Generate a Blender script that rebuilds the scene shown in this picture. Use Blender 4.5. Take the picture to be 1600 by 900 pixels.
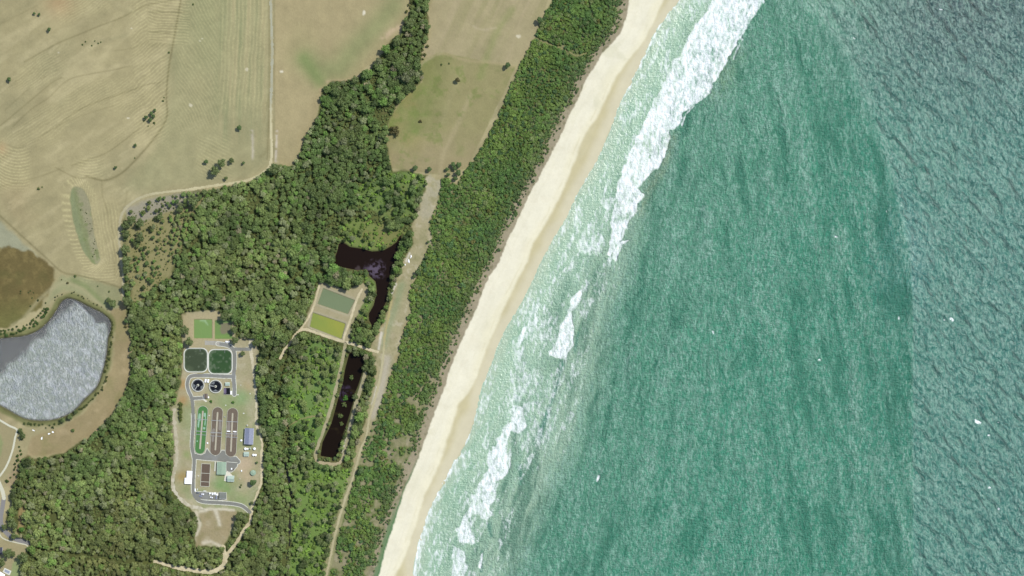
import bpy, bmesh, math, random
import numpy as np

# ------------------------------------------------------------------ reset
for o in list(bpy.data.objects):
    bpy.data.objects.remove(o, do_unlink=True)
scene = bpy.context.scene
COL = scene.collection
rng = np.random.RandomState(7)
random.seed(7)

# ------------------------------------------------------------------ camera
CAM_H = 3000.0                      # an aerial survey camera looking straight down; one metre of ground per photo pixel
cam_d = bpy.data.cameras.new('camera')
cam = bpy.data.objects.new('camera', cam_d)
COL.objects.link(cam)
cam.location = (0, 0, CAM_H)
cam.rotation_euler = (0, 0, 0)
cam_d.sensor_width = 36.0
cam_d.lens = 36.0 * CAM_H / 1600.0
cam_d.clip_start = 10.0
cam_d.clip_end = 30000.0
scene.camera = cam

# ------------------------------------------------------------------ light
SUN_EL = math.radians(53)
SUN_AZ = math.atan2(0.72, 1.0)      # direction towards the sun in the ground plane (from +x)
world = bpy.data.worlds.new('World')
scene.world = world
world.use_nodes = True
wn = world.node_tree
bg = wn.nodes['Background']
sky = wn.nodes.new('ShaderNodeTexSky')
sky.sky_type = 'NISHITA'
sky.sun_disc = False
sky.sun_elevation = SUN_EL
sky.sun_rotation = math.pi / 2 - SUN_AZ
sky.air_density = 1.0
sky.dust_density = 1.0
wn.links.new(sky.outputs[0], bg.inputs[0])
bg.inputs[1].default_value = 0.14
sun_d = bpy.data.lights.new('sun', 'SUN')
sun_d.energy = 3.9
sun_d.angle = math.radians(0.5)
sun_d.color = (1.0, 0.965, 0.90)
sun = bpy.data.objects.new('sun', sun_d)
COL.objects.link(sun)
sx, sy, sz = math.cos(SUN_EL) * math.cos(SUN_AZ), math.cos(SUN_EL) * math.sin(SUN_AZ), math.sin(SUN_EL)
from mathutils import Vector
sun.rotation_euler = Vector((sx, sy, sz)).to_track_quat('Z', 'Y').to_euler()
sun.location = (0, 0, 500)
scene.view_settings.view_transform = 'Standard'
scene.view_settings.look = 'None'
scene.view_settings.exposure = 0.845
scene.view_settings.gamma = 1.0
scene.view_settings.use_curve_mapping = False
scene.render.engine = 'CYCLES'

GAIN = 2.38                          # display value of a white sunlit card; turns seen colours into base colours

# ------------------------------------------------------------------ tools
def lin(v):
    v = v / 255.0
    return v / 12.92 if v <= 0.04045 else ((v + 0.055) / 1.055) ** 2.4

def C(r, g, b, k=1.0):
    return np.array([min(0.9, lin(r) / GAIN * k), min(0.9, lin(g) / GAIN * k), min(0.9, lin(b) / GAIN * k)])

def _hash(ix, iy, seed):
    n = (ix.astype(np.int64) * 374761393 + iy.astype(np.int64) * 668265263 + seed * 1442695041) & 0xffffffff
    n = ((n ^ (n >> 13)) * 1274126177) & 0xffffffff
    n = (n ^ (n >> 16)) & 0xffffffff
    return n.astype(np.float64) / 4294967295.0

def vnoise(x, y, seed=0):
    ix = np.floor(x); iy = np.floor(y)
    fx = x - ix; fy = y - iy
    fx = fx * fx * fx * (fx * (fx * 6 - 15) + 10); fy = fy * fy * fy * (fy * (fy * 6 - 15) + 10)
    ix = ix.astype(np.int64); iy = iy.astype(np.int64)
    a = _hash(ix, iy, seed); b = _hash(ix + 1, iy, seed)
    c = _hash(ix, iy + 1, seed); d = _hash(ix + 1, iy + 1, seed)
    return (a + (b - a) * fx) * (1 - fy) + (c + (d - c) * fx) * fy

def fbm(x, y, lam, seed=0, octv=4, gain=0.5):
    s = 0; a = 1.0; t = 0
    f = 1.0 / lam
    for i in range(octv):
        s = s + a * (vnoise(x * f + i * 17.3, y * f - i * 9.1, seed + i * 31) - 0.5)
        t += a; a *= gain; f *= 2.03
    return s / t * 2.0                # about -1..1

def sstep(a, b, x):
    t = np.clip((x - a) / (b - a), 0, 1)
    return t * t * (3 - 2 * t)

def P(s):
    v = [float(q) for q in s.replace(',', ' ').split()]
    return np.array(v).reshape(-1, 2)

def sd_poly(x, y, poly, margin=25.0):
    """signed distance to polygon, negative inside; only exact within margin"""
    out = np.full(x.shape, 1e3)
    x0, y0 = poly.min(0) - margin; x1, y1 = poly.max(0) + margin
    m = (x > x0) & (x < x1) & (y > y0) & (y < y1)
    if not m.any(): return out
    px = x[m]; py = y[m]
    d = np.full(px.shape, 1e12); ins = np.zeros(px.shape, bool)
    n = len(poly)
    for i in range(n):
        ax, ay = poly[i]; bx, by = poly[(i + 1) % n]
        ex, ey = bx - ax, by - ay
        L = ex * ex + ey * ey + 1e-12
        t = np.clip(((px - ax) * ex + (py - ay) * ey) / L, 0, 1)
        qx = px - ax - t * ex; qy = py - ay - t * ey
        d = np.minimum(d, qx * qx + qy * qy)
        if ay != by:
            c = ((ay > py) != (by > py)) & (px < (bx - ax) * (py - ay) / (by - ay) + ax)
            ins ^= c
    d = np.sqrt(d)
    out[m] = np.where(ins, -d, d)
    return out

def smooth_line(pts, step=3.0, closed=False):
    pts = np.asarray(pts, float); n = len(pts); res = []
    rngi = range(n) if closed else range(n - 1)
    for i in rngi:
        p0 = pts[(i - 1) % n] if (closed or i > 0) else 2 * pts[0] - pts[1]
        p1 = pts[i]; p2 = pts[(i + 1) % n]
        p3 = pts[(i + 2) % n] if (closed or i + 2 < n) else 2 * pts[-1] - pts[-2]
        k = max(1, int(np.hypot(*(p2 - p1)) / step))
        for j in range(k):
            t = j / k
            res.append(0.5 * ((2 * p1) + (-p0 + p2) * t + (2 * p0 - 5 * p1 + 4 * p2 - p3) * t * t + (-p0 + 3 * p1 - 3 * p2 + p3) * t ** 3))
    if not closed: res.append(pts[-1])
    return np.array(res)

def sd_line(x, y, pts, margin=20.0, width=None):
    """distance to a polyline; with width (scalar or per point) subtracts half the width"""
    out = np.full(x.shape, 1e3)
    pts = np.asarray(pts, float)
    x0, y0 = pts.min(0) - margin; x1, y1 = pts.max(0) + margin
    m = (x > x0) & (x < x1) & (y > y0) & (y < y1)
    if not m.any(): return out
    px = x[m]; py = y[m]
    d = np.full(px.shape, 1e6)
    for i in range(len(pts) - 1):
        ax, ay = pts[i]; bx, by = pts[i + 1]
        w = 0.0
        ex, ey = bx - ax, by - ay
        L = ex * ex + ey * ey + 1e-12
        near = (px > min(ax, bx) - margin) & (px < max(ax, bx) + margin) & (py > min(ay, by) - margin) & (py < max(ay, by) + margin)
        if not near.any(): continue
        qx_ = px[near]; qy_ = py[near]
        t = np.clip(((qx_ - ax) * ex + (qy_ - ay) * ey) / L, 0, 1)
        q = np.hypot(qx_ - ax - t * ex, qy_ - ay - t * ey)
        if width is not None:
            if np.isscalar(width): q = q - width / 2
            else: q = q - (width[i] * (1 - t) + width[i + 1] * t) / 2
        d[near] = np.minimum(d[near], q)
    out[m] = np.minimum(out[m], d)
    return out

# ------------------------------------------------------------------ materials
def new_mat(name):
    m = bpy.data.materials.new(name); m.use_nodes = True
    nt = m.node_tree
    return m, nt, nt.nodes['Principled BSDF']

def N(nt, t, **kw):
    n = nt.nodes.new(t)
    for k, v in kw.items():
        if k == 'ins':
            for a, b in v.items(): n.inputs[a].default_value = b
        else: setattr(n, k, v)
    return n

def math_node(nt, op, a, b=None, clamp=False):
    n = nt.nodes.new('ShaderNodeMath'); n.operation = op; n.use_clamp = clamp
    for i, v in enumerate((a, b)):
        if v is None: continue
        if isinstance(v, (int, float)): n.inputs[i].default_value = v
        else: nt.links.new(v, n.inputs[i])
    return n.outputs[0]

def mixc(nt, fac, a, b, mode='MIX'):
    n = nt.nodes.new('ShaderNodeMix'); n.data_type = 'RGBA'; n.blend_type = mode
    for sock, v in ((n.inputs[0], fac), (n.inputs[6], a), (n.inputs[7], b)):
        if isinstance(v, (int, float)): sock.default_value = v
        elif isinstance(v, (tuple, list, np.ndarray)): sock.default_value = (*v[:3], 1.0)
        else: nt.links.new(v, sock)
    return n.outputs[2]

_solid = {}
def solid(name, col, rough=0.7, var=0.12, scale=0.6, metallic=0.0, bump=0.0, spec=0.3, ribs=None):
    """weathered single-colour material: base colour broken by two sizes of noise, optional sheet ribs"""
    if name in _solid: return _solid[name]
    m, nt, b = new_mat(name)
    tc = N(nt, 'ShaderNodeTexCoord')
    n1 = N(nt, 'ShaderNodeTexNoise', ins={'Scale': scale, 'Detail': 6.0, 'Roughness': 0.65})
    nt.links.new(tc.outputs['Object'], n1.inputs['Vector'])
    v = math_node(nt, 'MULTIPLY_ADD', n1.outputs[0], 2 * var * 1.8); 
    v.node.inputs[2].default_value = 1.0 - var * 1.8
    c = mixc(nt, 1.0, tuple(col), (1, 1, 1), 'MULTIPLY')
    mm = nt.nodes.new('ShaderNodeVectorMath'); mm.operation = 'SCALE'
    nt.links.new(c, mm.inputs[0]); nt.links.new(v, mm.inputs[3])
    nt.links.new(mm.outputs[0], b.inputs['Base Color'])
    b.inputs['Roughness'].default_value = rough
    b.inputs['Metallic'].default_value = metallic
    b.inputs['Specular IOR Level'].default_value = spec
    if bump or ribs:
        bp = N(nt, 'ShaderNodeBump', ins={'Strength': 1.0, 'Distance': 1.0})
        if ribs:
            w = N(nt, 'ShaderNodeTexWave', ins={'Scale': ribs[1], 'Distortion': 0.0})
            w.bands_direction = ribs[0]
            nt.links.new(tc.outputs['Object'], w.inputs['Vector'])
            h = math_node(nt, 'MULTIPLY', w.outputs['Fac'], 0.05)
        else:
            h = math_node(nt, 'MULTIPLY', n1.outputs[0], bump)
        nt.links.new(h, bp.inputs['Height'])
        nt.links.new(bp.outputs[0], b.inputs['Normal'])
    _solid[name] = m
    return m

def land_material():
    m, nt, b = new_mat('land')
    a = N(nt, 'ShaderNodeAttribute', attribute_name='Col')
    geo = N(nt, 'ShaderNodeNewGeometry')
    n1 = N(nt, 'ShaderNodeTexNoise', ins={'Scale': 0.32, 'Detail': 5.0, 'Roughness': 0.7})
    n2 = N(nt, 'ShaderNodeTexNoise', ins={'Scale': 0.04, 'Detail': 4.0, 'Roughness': 0.6})
    for n in (n1, n2): nt.links.new(geo.outputs['Position'], n.inputs['Vector'])
    g = N(nt, 'ShaderNodeAttribute', attribute_name='Grain')       # how coarse the ground cover is
    ph = N(nt, 'ShaderNodeAttribute', attribute_name='RowPhase')
    rm = N(nt, 'ShaderNodeAttribute', attribute_name='RowMask')
    s = math_node(nt, 'SINE', ph.outputs['Fac'])
    s2 = math_node(nt, 'POWER', math_node(nt, 'MULTIPLY_ADD', s, 0.5), 1.6)
    s2.node.inputs[0].links[0].from_node.inputs[2].default_value = 0.5
    brk = math_node(nt, 'MULTIPLY_ADD', n1.outputs[0], 2.4); brk.node.inputs[2].default_value = -0.6; brk.node.use_clamp = True
    row = math_node(nt, 'MULTIPLY', math_node(nt, 'MULTIPLY', s2, rm.outputs['Fac']), brk)
    # variation factor
    v1 = math_node(nt, 'MULTIPLY', math_node(nt, 'SUBTRACT', n1.outputs[0], 0.5), g.outputs['Fac'])
    v2 = math_node(nt, 'MULTIPLY', math_node(nt, 'SUBTRACT', n2.outputs[0], 0.5), 0.22)
    tot = math_node(nt, 'ADD', math_node(nt, 'ADD', v1, v2), 1.0)
    mm = nt.nodes.new('ShaderNodeVectorMath'); mm.operation = 'SCALE'
    nt.links.new(a.outputs['Color'], mm.inputs[0]); nt.links.new(tot, mm.inputs[3])
    straw = mixc(nt, row, mm.outputs[0], C(214, 204, 150))
    nt.links.new(straw, b.inputs['Base Color'])
    b.inputs['Roughness'].default_value = 0.95
    b.inputs['Specular IOR Level'].default_value = 0.08
    bp = N(nt, 'ShaderNodeBump', ins={'Strength': 0.7, 'Distance': 1.0})
    h = math_node(nt, 'MULTIPLY', v1, 1.1)
    nt.links.new(h, bp.inputs['Height']); nt.links.new(bp.outputs[0], b.inputs['Normal'])
    return m

def vcol_material(name, rough=0.9, spec=0.1, grain=0.25, gscale=0.5, bumpd=0.15):
    m, nt, b = new_mat(name)
    a = N(nt, 'ShaderNodeAttribute', attribute_name='Col')
    geo = N(nt, 'ShaderNodeNewGeometry')
    n1 = N(nt, 'ShaderNodeTexNoise', ins={'Scale': gscale, 'Detail': 5.0, 'Roughness': 0.7})
    nt.links.new(geo.outputs['Position'], n1.inputs['Vector'])
    v = math_node(nt, 'MULTIPLY_ADD', n1.outputs[0], grain * 2); v.node.inputs[2].default_value = 1 - grain
    mm = nt.nodes.new('ShaderNodeVectorMath'); mm.operation = 'SCALE'
    nt.links.new(a.outputs['Color'], mm.inputs[0]); nt.links.new(v, mm.inputs[3])
    nt.links.new(mm.outputs[0], b.inputs['Base Color'])
    b.inputs['Roughness'].default_value = rough
    b.inputs['Specular IOR Level'].default_value = spec
    if bumpd:
        bp = N(nt, 'ShaderNodeBump', ins={'Strength': 1.0, 'Distance': bumpd})
        nt.links.new(n1.outputs[0], bp.inputs['Height']); nt.links.new(bp.outputs[0], b.inputs['Normal'])
    return m

def foliage_material(name):
    m, nt, b = new_mat(name)
    a = N(nt, 'ShaderNodeAttribute', attribute_name='tint'); a.attribute_type = 'INSTANCER'
    geo = N(nt, 'ShaderNodeNewGeometry')
    tc = N(nt, 'ShaderNodeTexCoord')
    n1 = N(nt, 'ShaderNodeTexNoise', ins={'Scale': 3.5, 'Detail': 3.0})
    nt.links.new(tc.outputs['Object'], n1.inputs['Vector'])
    ri = math_node(nt, 'MULTIPLY_ADD', geo.outputs['Random Per Island'], 0.42); ri.node.inputs[2].default_value = 0.90
    v = math_node(nt, 'ADD', ri, math_node(nt, 'MULTIPLY', n1.outputs[0], 0.6))
    mm = nt.nodes.new('ShaderNodeVectorMath'); mm.operation = 'SCALE'
    nt.links.new(a.outputs['Color'], mm.inputs[0]); nt.links.new(v, mm.inputs[3])
    nt.links.new(mm.outputs[0], b.inputs['Base Color'])
    b.inputs['Roughness'].default_value = 0.55
    b.inputs['Specular IOR Level'].default_value = 0.3
    tr = nt.nodes.new('ShaderNodeBsdfTranslucent')
    nt.links.new(mm.outputs[0], tr.inputs['Color'])
    mx = nt.nodes.new('ShaderNodeMixShader'); mx.inputs[0].default_value = 0.42
    nt.links.new(b.outputs[0], mx.inputs[1]); nt.links.new(tr.outputs[0], mx.inputs[2])
    nt.links.new(mx.outputs[0], nt.nodes['Material Output'].inputs['Surface'])
    return m

# ------------------------------------------------------------------ shore lines (photo pixels = metres; y down)
VEG = P("""983 0  978 29 969 52 956 68 940 85 930 103 915 125 909 143 901 160 892 175 883 195 879 207 866 232 858 248 848 265 842 280 833 292 822 316 811 340 791 380 780 410 767 428 756 450 746 480
 727 520 716 545 700 585 697 600 683 635 663 690 652 722 633 765 620 805 605 850 592 900""")
DRY = P("""1037 0 1024 29 1006 65 988 87 963 120 947 155 930 188 918 203 905 230 891 270 871 315 852 350 833 380 823 410 807 440 793 470 775 510 761 545 745 590
 731 615 717 630 703 675 683 735 663 775 650 820 637 860 618 900""")
EDGE = P("""1060 0 1041 25 1024 50 1008 85 992 112 977 145 963 176 947 212 935 245 918 275 899 306 888 335 867 370 852 395 836 428 820 465 803 492 788 518 777 543 767 570 755 600
 745 640 727 690 703 732 680 775 663 815 653 850 645 900""")
def linex(L, y):
    ys = L[:, 1]; xs = L[:, 0]
    r = np.interp(y, ys, xs)
    r = np.where(y < ys[0], xs[0] + (ys[0] - y) * 0.55, r)
    return np.where(y > ys[-1], xs[-1] - (y - ys[-1]) * 0.42, r)

# ------------------------------------------------------------------ outlines
LAKE = smooth_line(P("""-60 545 -30 535 0 529 37 525 60 516 77 501 90 482 98 470 110 466 126 472 143 481 160 489 172 500 174 512 169 530 167 553 160 583
 150 607 133 623 117 641 97 652 73 657 43 655 23 646 0 633 -40 620 -90 600 -100 565"""), 6, True)
PONDA = P("""530 381 536 379 547 386 567 389 581 393 598 392 611 385 620 378 624 370 628 367 625 379 621 391 616 403 619 407 611 421 609 438 606 450 604 470 596 487 589 501
 583 511 577 501 576 491 584 477 589 455 587 440 577 431 574 421 557 422 537 418 521 414 524 401 527 393""")
PONDB = P("546 552 557 548 567 554 569 564 565 586 560 601 553 618 552 628 545 652 537 676 528 706 524 716 501 712 504 691 518 662 528 625 535 601 540 574")
PONDC = P("505.5 451 554 469.5 543.4 490 497 474.4")
PONDD = P("489.6 489 539.7 506 533.6 529 484.8 510")
LAG1 = P("304 499.5 331.4 499.5 331.4 528 304 528")
LAG2 = P("336.5 501 362 501 363 529 336.5 529")
PLANT = P("""272 650 283 600 288 545 283 520 291 487 341 486 350 498 366 503 367 528 392 530 404 545 400 600 404 650 410 692 412 720 410 745 400 775 395 800 372 800 369 812 358 838 349 852 310 852 305 838 314 812 300 795 283 783 272 760 274 705""")
FOREST = P("""650 -40 668 -40 668 15 671 60 660 75 655 100 660 125 648 140 632 150 618 170 607 190 604 215 608 250 615 268 640 268 669 275 664 300 652 330 643 355 645 380
 632 408 620 440 608 480 598 508 585 530 577 549 588 558 585 600 575 632 565 675 552 715 548 749 534 784 520 833 507 890 495 960 40 960 36 880 42 862 52 850 30 836 12 810 22 785 20 765 14 752 20 735
 43 713 70 715 101 709 147 677 182 642 197 612 205 585 205 520 196 470 196 440 193 400 194 345 205 330 250 310 300 301 333 296 361 292 392 284 418 271
 428 256 440 256 452 262 466 250 475 225 488 200 498 180 502 160 505 142 520 128 553 125 578 110 590 98 595 85 612 65 626 55 632 38 640 20""")
SPARSE = P("198 336 240 312 300 303 330 300 318 325 300 340 300 360 285 385 275 410 268 432 240 450 222 470 208 478 200 440 196 400 196 345")
SCRUBL = P("""868 -40 865 0 845 35 838 60 820 90 800 130 780 180 760 220 745 245 725 272 714 292 692 280 685 316 672 350 676 376 660 411 648 438 641 462 643 487 632 518 622 557 608 600 593 642 569 701 556 740 542 790 528 840 515 900 505 960
 560 960 580 900""")
COAST = np.vstack([SCRUBL[:-2], np.array([[575, 960]]), np.column_stack([VEG[::-1, 0] - 7, VEG[::-1, 1]]), np.array([[1000, -40]])])
STRIP = P("""671 275 664 296 655 324 644 353 645 382 632 408 623 438 613 477 601 506 586 530 579 545 588 557 586 593 576 630 567 671 550 728 542 760 532 790 518 840 505 905 516 905 532 835 545 785 556 745 568 701 592 642 607 601 617 556 622 557 631 518 643 487
 640 462 648 438 659 411 676 377 671 351 684 316 691 281""")
MEADOW = P("652 96 690 82 760 98 806 104 762 195 730 262 692 272 655 268 612 262 605 215 608 190 622 165 636 148 660 128")
NFIELD = P("672 -40 868 -40 845 35 838 60 815 100 760 98 690 82 656 96 660 75 673 58 668 15")
PINK = P("430 -40 645 -40 640 20 630 45 590 92 553 122 505 140 495 185 470 235 450 262 436 255 430 200")
GREENF = P("264 150 268 90 300 -40 420 -40 421 130 420 262 380 280 300 290 240 298 215 300 200 290 230 250 255 205")
OVAL = smooth_line(P("113 296 126 293 136 305 143 330 146 360 152 385 157 407 148 413 140 405 128 385 120 360 113 330"), 4, True)
BROWNM = smooth_line(P("-60 392 0 388 30 388 60 400 80 414 86 432 80 452 62 480 40 496 20 506 0 513 -60 515"), 6, True)
PALEF = P("-60 330 0 346 45 386 62 402 40 398 0 388 -60 390")
LAKELAWN = P("96 431 127 431 190 450 192 486 178 490 165 482 145 470 125 460 100 455 80 470 70 480 84 450")
ROADARM = P("192 455 203 487 204 527 205 590 196 613 182 642 147 677 101 708 69 713 42 713 44 697 50 684 66 677 95 668 130 645 150 625 166 600 178 565 180 520 176 500 165 485 188 480")
GRASS1 = P("530 352 560 340 600 350 640 362 625 385 598 395 560 395 533 378")
GRASS4 = P("598 268 640 270 666 278 660 300 648 335 625 345 590 335 560 320 552 300 570 280")
GRASS5 = P("560 425 580 432 588 448 582 478 572 500 562 498 556 480 572 460 570 440")
GRASS2 = P("480 528 520 540 540 548 530 590 517 640 500 690 485 710 465 700 455 660 450 620 465 570")
GRASS3 = P("463 725 490 722 520 735 550 728 545 750 530 790 515 840 500 905 452 905 458 820 462 760")
CLEARC = P("500 440 542 453.6 566 441 578 452 558 496 548 512 546 534 534 536 500 522 482 512 470 517 486 480")
SOUTHC = P("314 795 367 797 369 802 360 825 356 840 349 850 342 854 325 848 307 855 306 840 317 820 313 807")

# tracks ------------------------------------------------------------
TRK_FARM = smooth_line(P("423 -40 423.3 0 425.5 67 425 133 423.5 164 424 200 424.4 250 416 266 394 280 360 287 333 290.5 291 297 244 302.5 221 309 200 323 190 340 187 370 190 409 193 432 192 486 188 527 190 575 180 612"), 6)
TRK_EAST = smooth_line(P("394 532 392 546 395 564 396 583 399 602 401 634 401 662 405 675 410 692 409 715 409.5 738 408 755 403 770 397 785 393 801 392 813 381 829 370.7 847 360 861 352 873 349 884 331 892.5 307 891 280 886.7 258 881 243 877"), 4)
TRK_WEST = smooth_line(P("273 640 273 662 275 683 277 704 275 726 270 752 274 768 285 781 299 791 320 796"), 4)
TRK_WHITE = smooth_line(P("438 560 446 545 453 537 462 523 469 516 480 515 500 522 531 532 550 537 567 543 591 550"), 4)
TRK_PC1 = smooth_line(P("469 516 480 500 490 480 499 446"), 4)
TRK_PC2 = smooth_line(P("566 452 557 470 546 505 540 520 537 533"), 4)
TRK_BANK = smooth_line(P("540 536 535 565 528 595 518 635 505 675 494 705 495 719 505 723 525 725 534 719 543 690 550 660 556 632 565 605 571 583"), 4)
TRK_COAST = smooth_line(P("612 470 606 500 601 530 599 557 592 600 584 630 577 655 572 685 564 702 551 749 538 784 524.4 833 511 896 505 930"), 5)
TRK_MID = smooth_line(P("449 668 460 660 475 653 495 650 503 652"), 4)
TRK_SCRUB = smooth_line(P("838 60 850 66 870 73 890 82 900 88 915 84"), 4)
PATH = smooth_line(P("-20 645 0 656 17 666 27.4 671 24.5 683 20.5 703 11.5 727 0 744 -15 760"), 4)
PATH2 = smooth_line(P("-6 742 0 756 5 768 7 778"), 4)
PATH3 = smooth_line(P("-8 800 0 833 6 841 15 844.5 29 848 42 851 47 856"), 4)
ASPHW = smooth_line(P("7 776 5 790 2 813 8 829 23 841 46 848"), 4)

# ------------------------------------------------------------------ ground height
def ground(x, y, full=True):
    x = np.asarray(x, float); y = np.asarray(y, float)
    xe = linex(EDGE, y); xv = linex(VEG, y)
    u = x - xe; v = x - xv
    z = 3.0 + np.zeros_like(x)
    west = sstep(470, 250, x) * sstep(430, 250, y)
    z += west * (3.0 + 2.5 * fbm(x, y, 260, 5, 2))
    z += 0.5 * fbm(x, y, 60, 9, 3) * sstep(0, 25, np.minimum(sd_poly(x, y, PLANT, 40), 40))
    dune = np.exp(-((v + 30) / 26.0) ** 2)
    z += dune * (4.2 + 1.4 * fbm(x, y, 22, 3, 3))
    t = np.clip(v / np.maximum(xe - xv, 1.0), -0.3, 1)
    beach = 3.6 * (1 - t) - 0.0
    beach += 0.12 * fbm(x, y, 14, 21, 3) * sstep(1.0, 0.6, t)
    k = sstep(-9, 1, v)
    z = z * (1 - k) + beach * k
    z = np.where(u > 0, -0.055 * u, z)
    z = np.maximum(z, -9)
    # ponds are cut into the ground
    if full:
        for poly, dep in ((LAKE, 2.2), (PONDA, 2.2), (PONDB, 2.4), (PONDC, 1.3), (PONDD, 1.3), (LAG1, 1.0), (LAG2, 1.0)):
            d = sd_poly(x, y, poly, 8)
            w = 2.4 if dep > 2 else 1.3
            base = POND_Z[id(poly)]
            k = sstep(w + 4, w, d)
            z = z * (1 - k) + base * k
            z = z - dep * sstep(w, -w, d)
    return z
POND_Z = {}
for poly in (LAKE, PONDA, PONDB, PONDC, PONDD, LAG1, LAG2):
    POND_Z[id(poly)] = 3.0
LEVEL = {}
for poly, dep in ((LAKE, 2.2), (PONDA, 2.2), (PONDB, 2.4), (PONDC, 1.3), (PONDD, 1.3), (LAG1, 1.0), (LAG2, 1.0)):
    LEVEL[id(poly)] = 3.0 - dep / 2

# ------------------------------------------------------------------ mesh writing
def link(o, parent=None):
    COL.objects.link(o)
    if parent is not None: o.parent = parent
    return o

def grid_mesh(name, xs, ys, Z, attrs, mat, colors=None, smooth=True):
    """xs, ys in photo pixels; Z height array (ny,nx)"""
    nx, ny = len(xs), len(ys)
    X, Y = np.meshgrid(xs, ys)
    co = np.empty((ny * nx, 3), np.float32)
    co[:, 0] = (X - 800).ravel(); co[:, 1] = (450 - Y).ravel(); co[:, 2] = Z.ravel()
    idx = np.arange(nx * ny).reshape(ny, nx)
    a = idx[:-1, :-1].ravel(); b = idx[:-1, 1:].ravel(); c = idx[1:, 1:].ravel(); d = idx[1:, :-1].ravel()
    faces = np.column_stack([a, d, c, b]).astype(np.int32)
    return raw_mesh(name, co, faces, mat, attrs, colors, smooth)

def raw_mesh(name, co, faces, mat, attrs=None, colors=None, smooth=False):
    me = bpy.data.meshes.new(name)
    n = faces.shape[1]
    me.vertices.add(len(co)); me.vertices.foreach_set('co', co.astype(np.float32).ravel())
    me.loops.add(faces.size); me.loops.foreach_set('vertex_index', faces.ravel().astype(np.int32))
    me.polygons.add(len(faces)); me.polygons.foreach_set('loop_start', np.arange(0, faces.size, n, dtype=np.int32))
    try: me.polygons.foreach_set('loop_total', np.full(len(faces), n, dtype=np.int32))
    except Exception: pass
    me.update(calc_edges=True)
    if smooth:
        me.polygons.foreach_set('use_smooth', np.ones(len(faces), bool))
    for k, arr in (attrs or {}).items():
        at = me.attributes.new(k, 'FLOAT', 'POINT'); at.data.foreach_set('value', arr.astype(np.float32).ravel())
    for k, arr in (colors or {}).items():
        at = me.attributes.new(k, 'FLOAT_COLOR', 'POINT')
        rgba = np.ones((len(co), 4), np.float32); rgba[:, :3] = arr.reshape(-1, 3)
        at.data.foreach_set('color', rgba.ravel())
    me.validate()
    o = bpy.data.objects.new(name, me)
    if mat: me.materials.append(mat)
    return o

def tag(o, label=None, cat=None, group=None, kind=None):
    if label: o['label'] = label
    if cat: o['category'] = cat
    if group: o['group'] = group
    if kind: o['kind'] = kind
    return o

# ------------------------------------------------------------------ LAND
def axis(lo, hi, step, far):
    fine = np.arange(lo, hi + step, step)
    out_lo = []; s = step * 2; p = lo
    while p > far[0]:
        p -= s; s *= 1.35; out_lo.append(p)
    out_hi = []; s = step * 2; p = fine[-1]
    while p < far[1]:
        p += s; s *= 1.35; out_hi.append(p)
    return np.concatenate([np.array(out_lo)[::-1], fine, np.array(out_hi)])

xs = axis(-8, 1078, 1.3, (-6000, 7000))
ys = axis(-8, 908, 1.3, (-6000, 7000))
X, Y = np.meshgrid(xs, ys)
Zl = ground(X, Y)
u = X - linex(EDGE, Y); v = X - linex(VEG, Y); w_ = X - linex(DRY, Y)

col = np.zeros(X.shape + (3,)); grain = np.full(X.shape, 0.30)
RowP = np.zeros(X.shape); RowM = np.zeros(X.shape)
def paint(mask, c, g=None):
    global grain
    m = np.clip(mask, 0, 1)[..., None]
    col[:] = col * (1 - m) + np.asarray(c) * m
    if g is not None: grain[:] = grain * (1 - m[..., 0]) + g * m[..., 0]
nA = fbm(X, Y, 90, 1, 4); nB = fbm(X, Y, 24, 2, 4); nC = fbm(X, Y, 8, 3, 3); nD = fbm(X, Y, 160, 44, 3)
# stretched noise following the paddock's lie (up to the right)
xr = (X * 0.82 - Y * 0.57); yr = (X * 0.57 + Y * 0.82)
nS = fbm(xr * 0.25, yr, 16, 6, 4)
col[:] = C(166, 159, 119)
paint(sstep(-0.1, 0.7, nA) * 0.6, C(155, 152, 115))
paint(sstep(-0.05, 0.6, nS) * 0.6, C(188, 180, 138)); paint(sstep(.1, .6, fbm(xr * .3, yr, 7, 11, 3)) * sstep(-.3, .5, nA) * .4, C(196, 188, 146))
paint(sstep(0.15, 0.9, -nS) * 0.5, C(150, 145, 108))
paint(sstep(0.3, 0.8, -nD) * 0.35, C(172, 150, 112))
nM = fbm(X, Y, 13, 7, 4, 0.65); nV = fbm(X * 1.0, Y, 45, 8, 4, 0.6)
def mottle():
    col[..., 0] *= 1.025; col[..., 1] *= .985; col[..., 2] *= .97
    f = 1 + 0.085 * nM + 0.09 * nV + 0.05 * nC
    col[:] *= f[..., None]
def region(poly, edge=3.0, jit=4.0, seed=50, lam=12, margin=25):
    d = sd_poly(X, Y, poly, margin) + jit * fbm(X, Y, lam, seed, 3)
    return sstep(edge, -edge, d)
# green-tan mown field
mg = region(GREENF, 12, 6, 51, 40, 40)
paint(mg * 0.75, C(157, 156, 116)); paint(mg * sstep(0.0, 0.8, nB) * 0.35, C(170, 165, 122)); paint(mg * sstep(0.1, 0.7, nD) * 0.4, C(138, 146, 104))
mp = region(PINK, 2, 2, 52)
vert = fbm(X, Y * 0.12, 7, 71, 3)
paint(mp, C(170, 160, 120)); paint(mp * sstep(-0.3, 0.8, vert) * 0.35, C(182, 171, 128)); paint(mp * sstep(0, 0.8, nA) * 0.35, C(160, 156, 112))
gdip = np.exp(-(sd_line(X, Y, P("480 95 500 112 530 108 560 70 590 40 615 10"), 60) / 20.0) ** 2)
paint(mp * gdip * 0.6, C(132, 146, 96))
gdip2 = np.exp(-(sd_line(X, Y, P("475 92 492 118 500 128"), 60) / 11.0) ** 2)
paint(mp * gdip2 * 0.55, C(118, 142, 84))
mn = region(NFIELD, 1.5, 1.5, 53)
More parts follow.
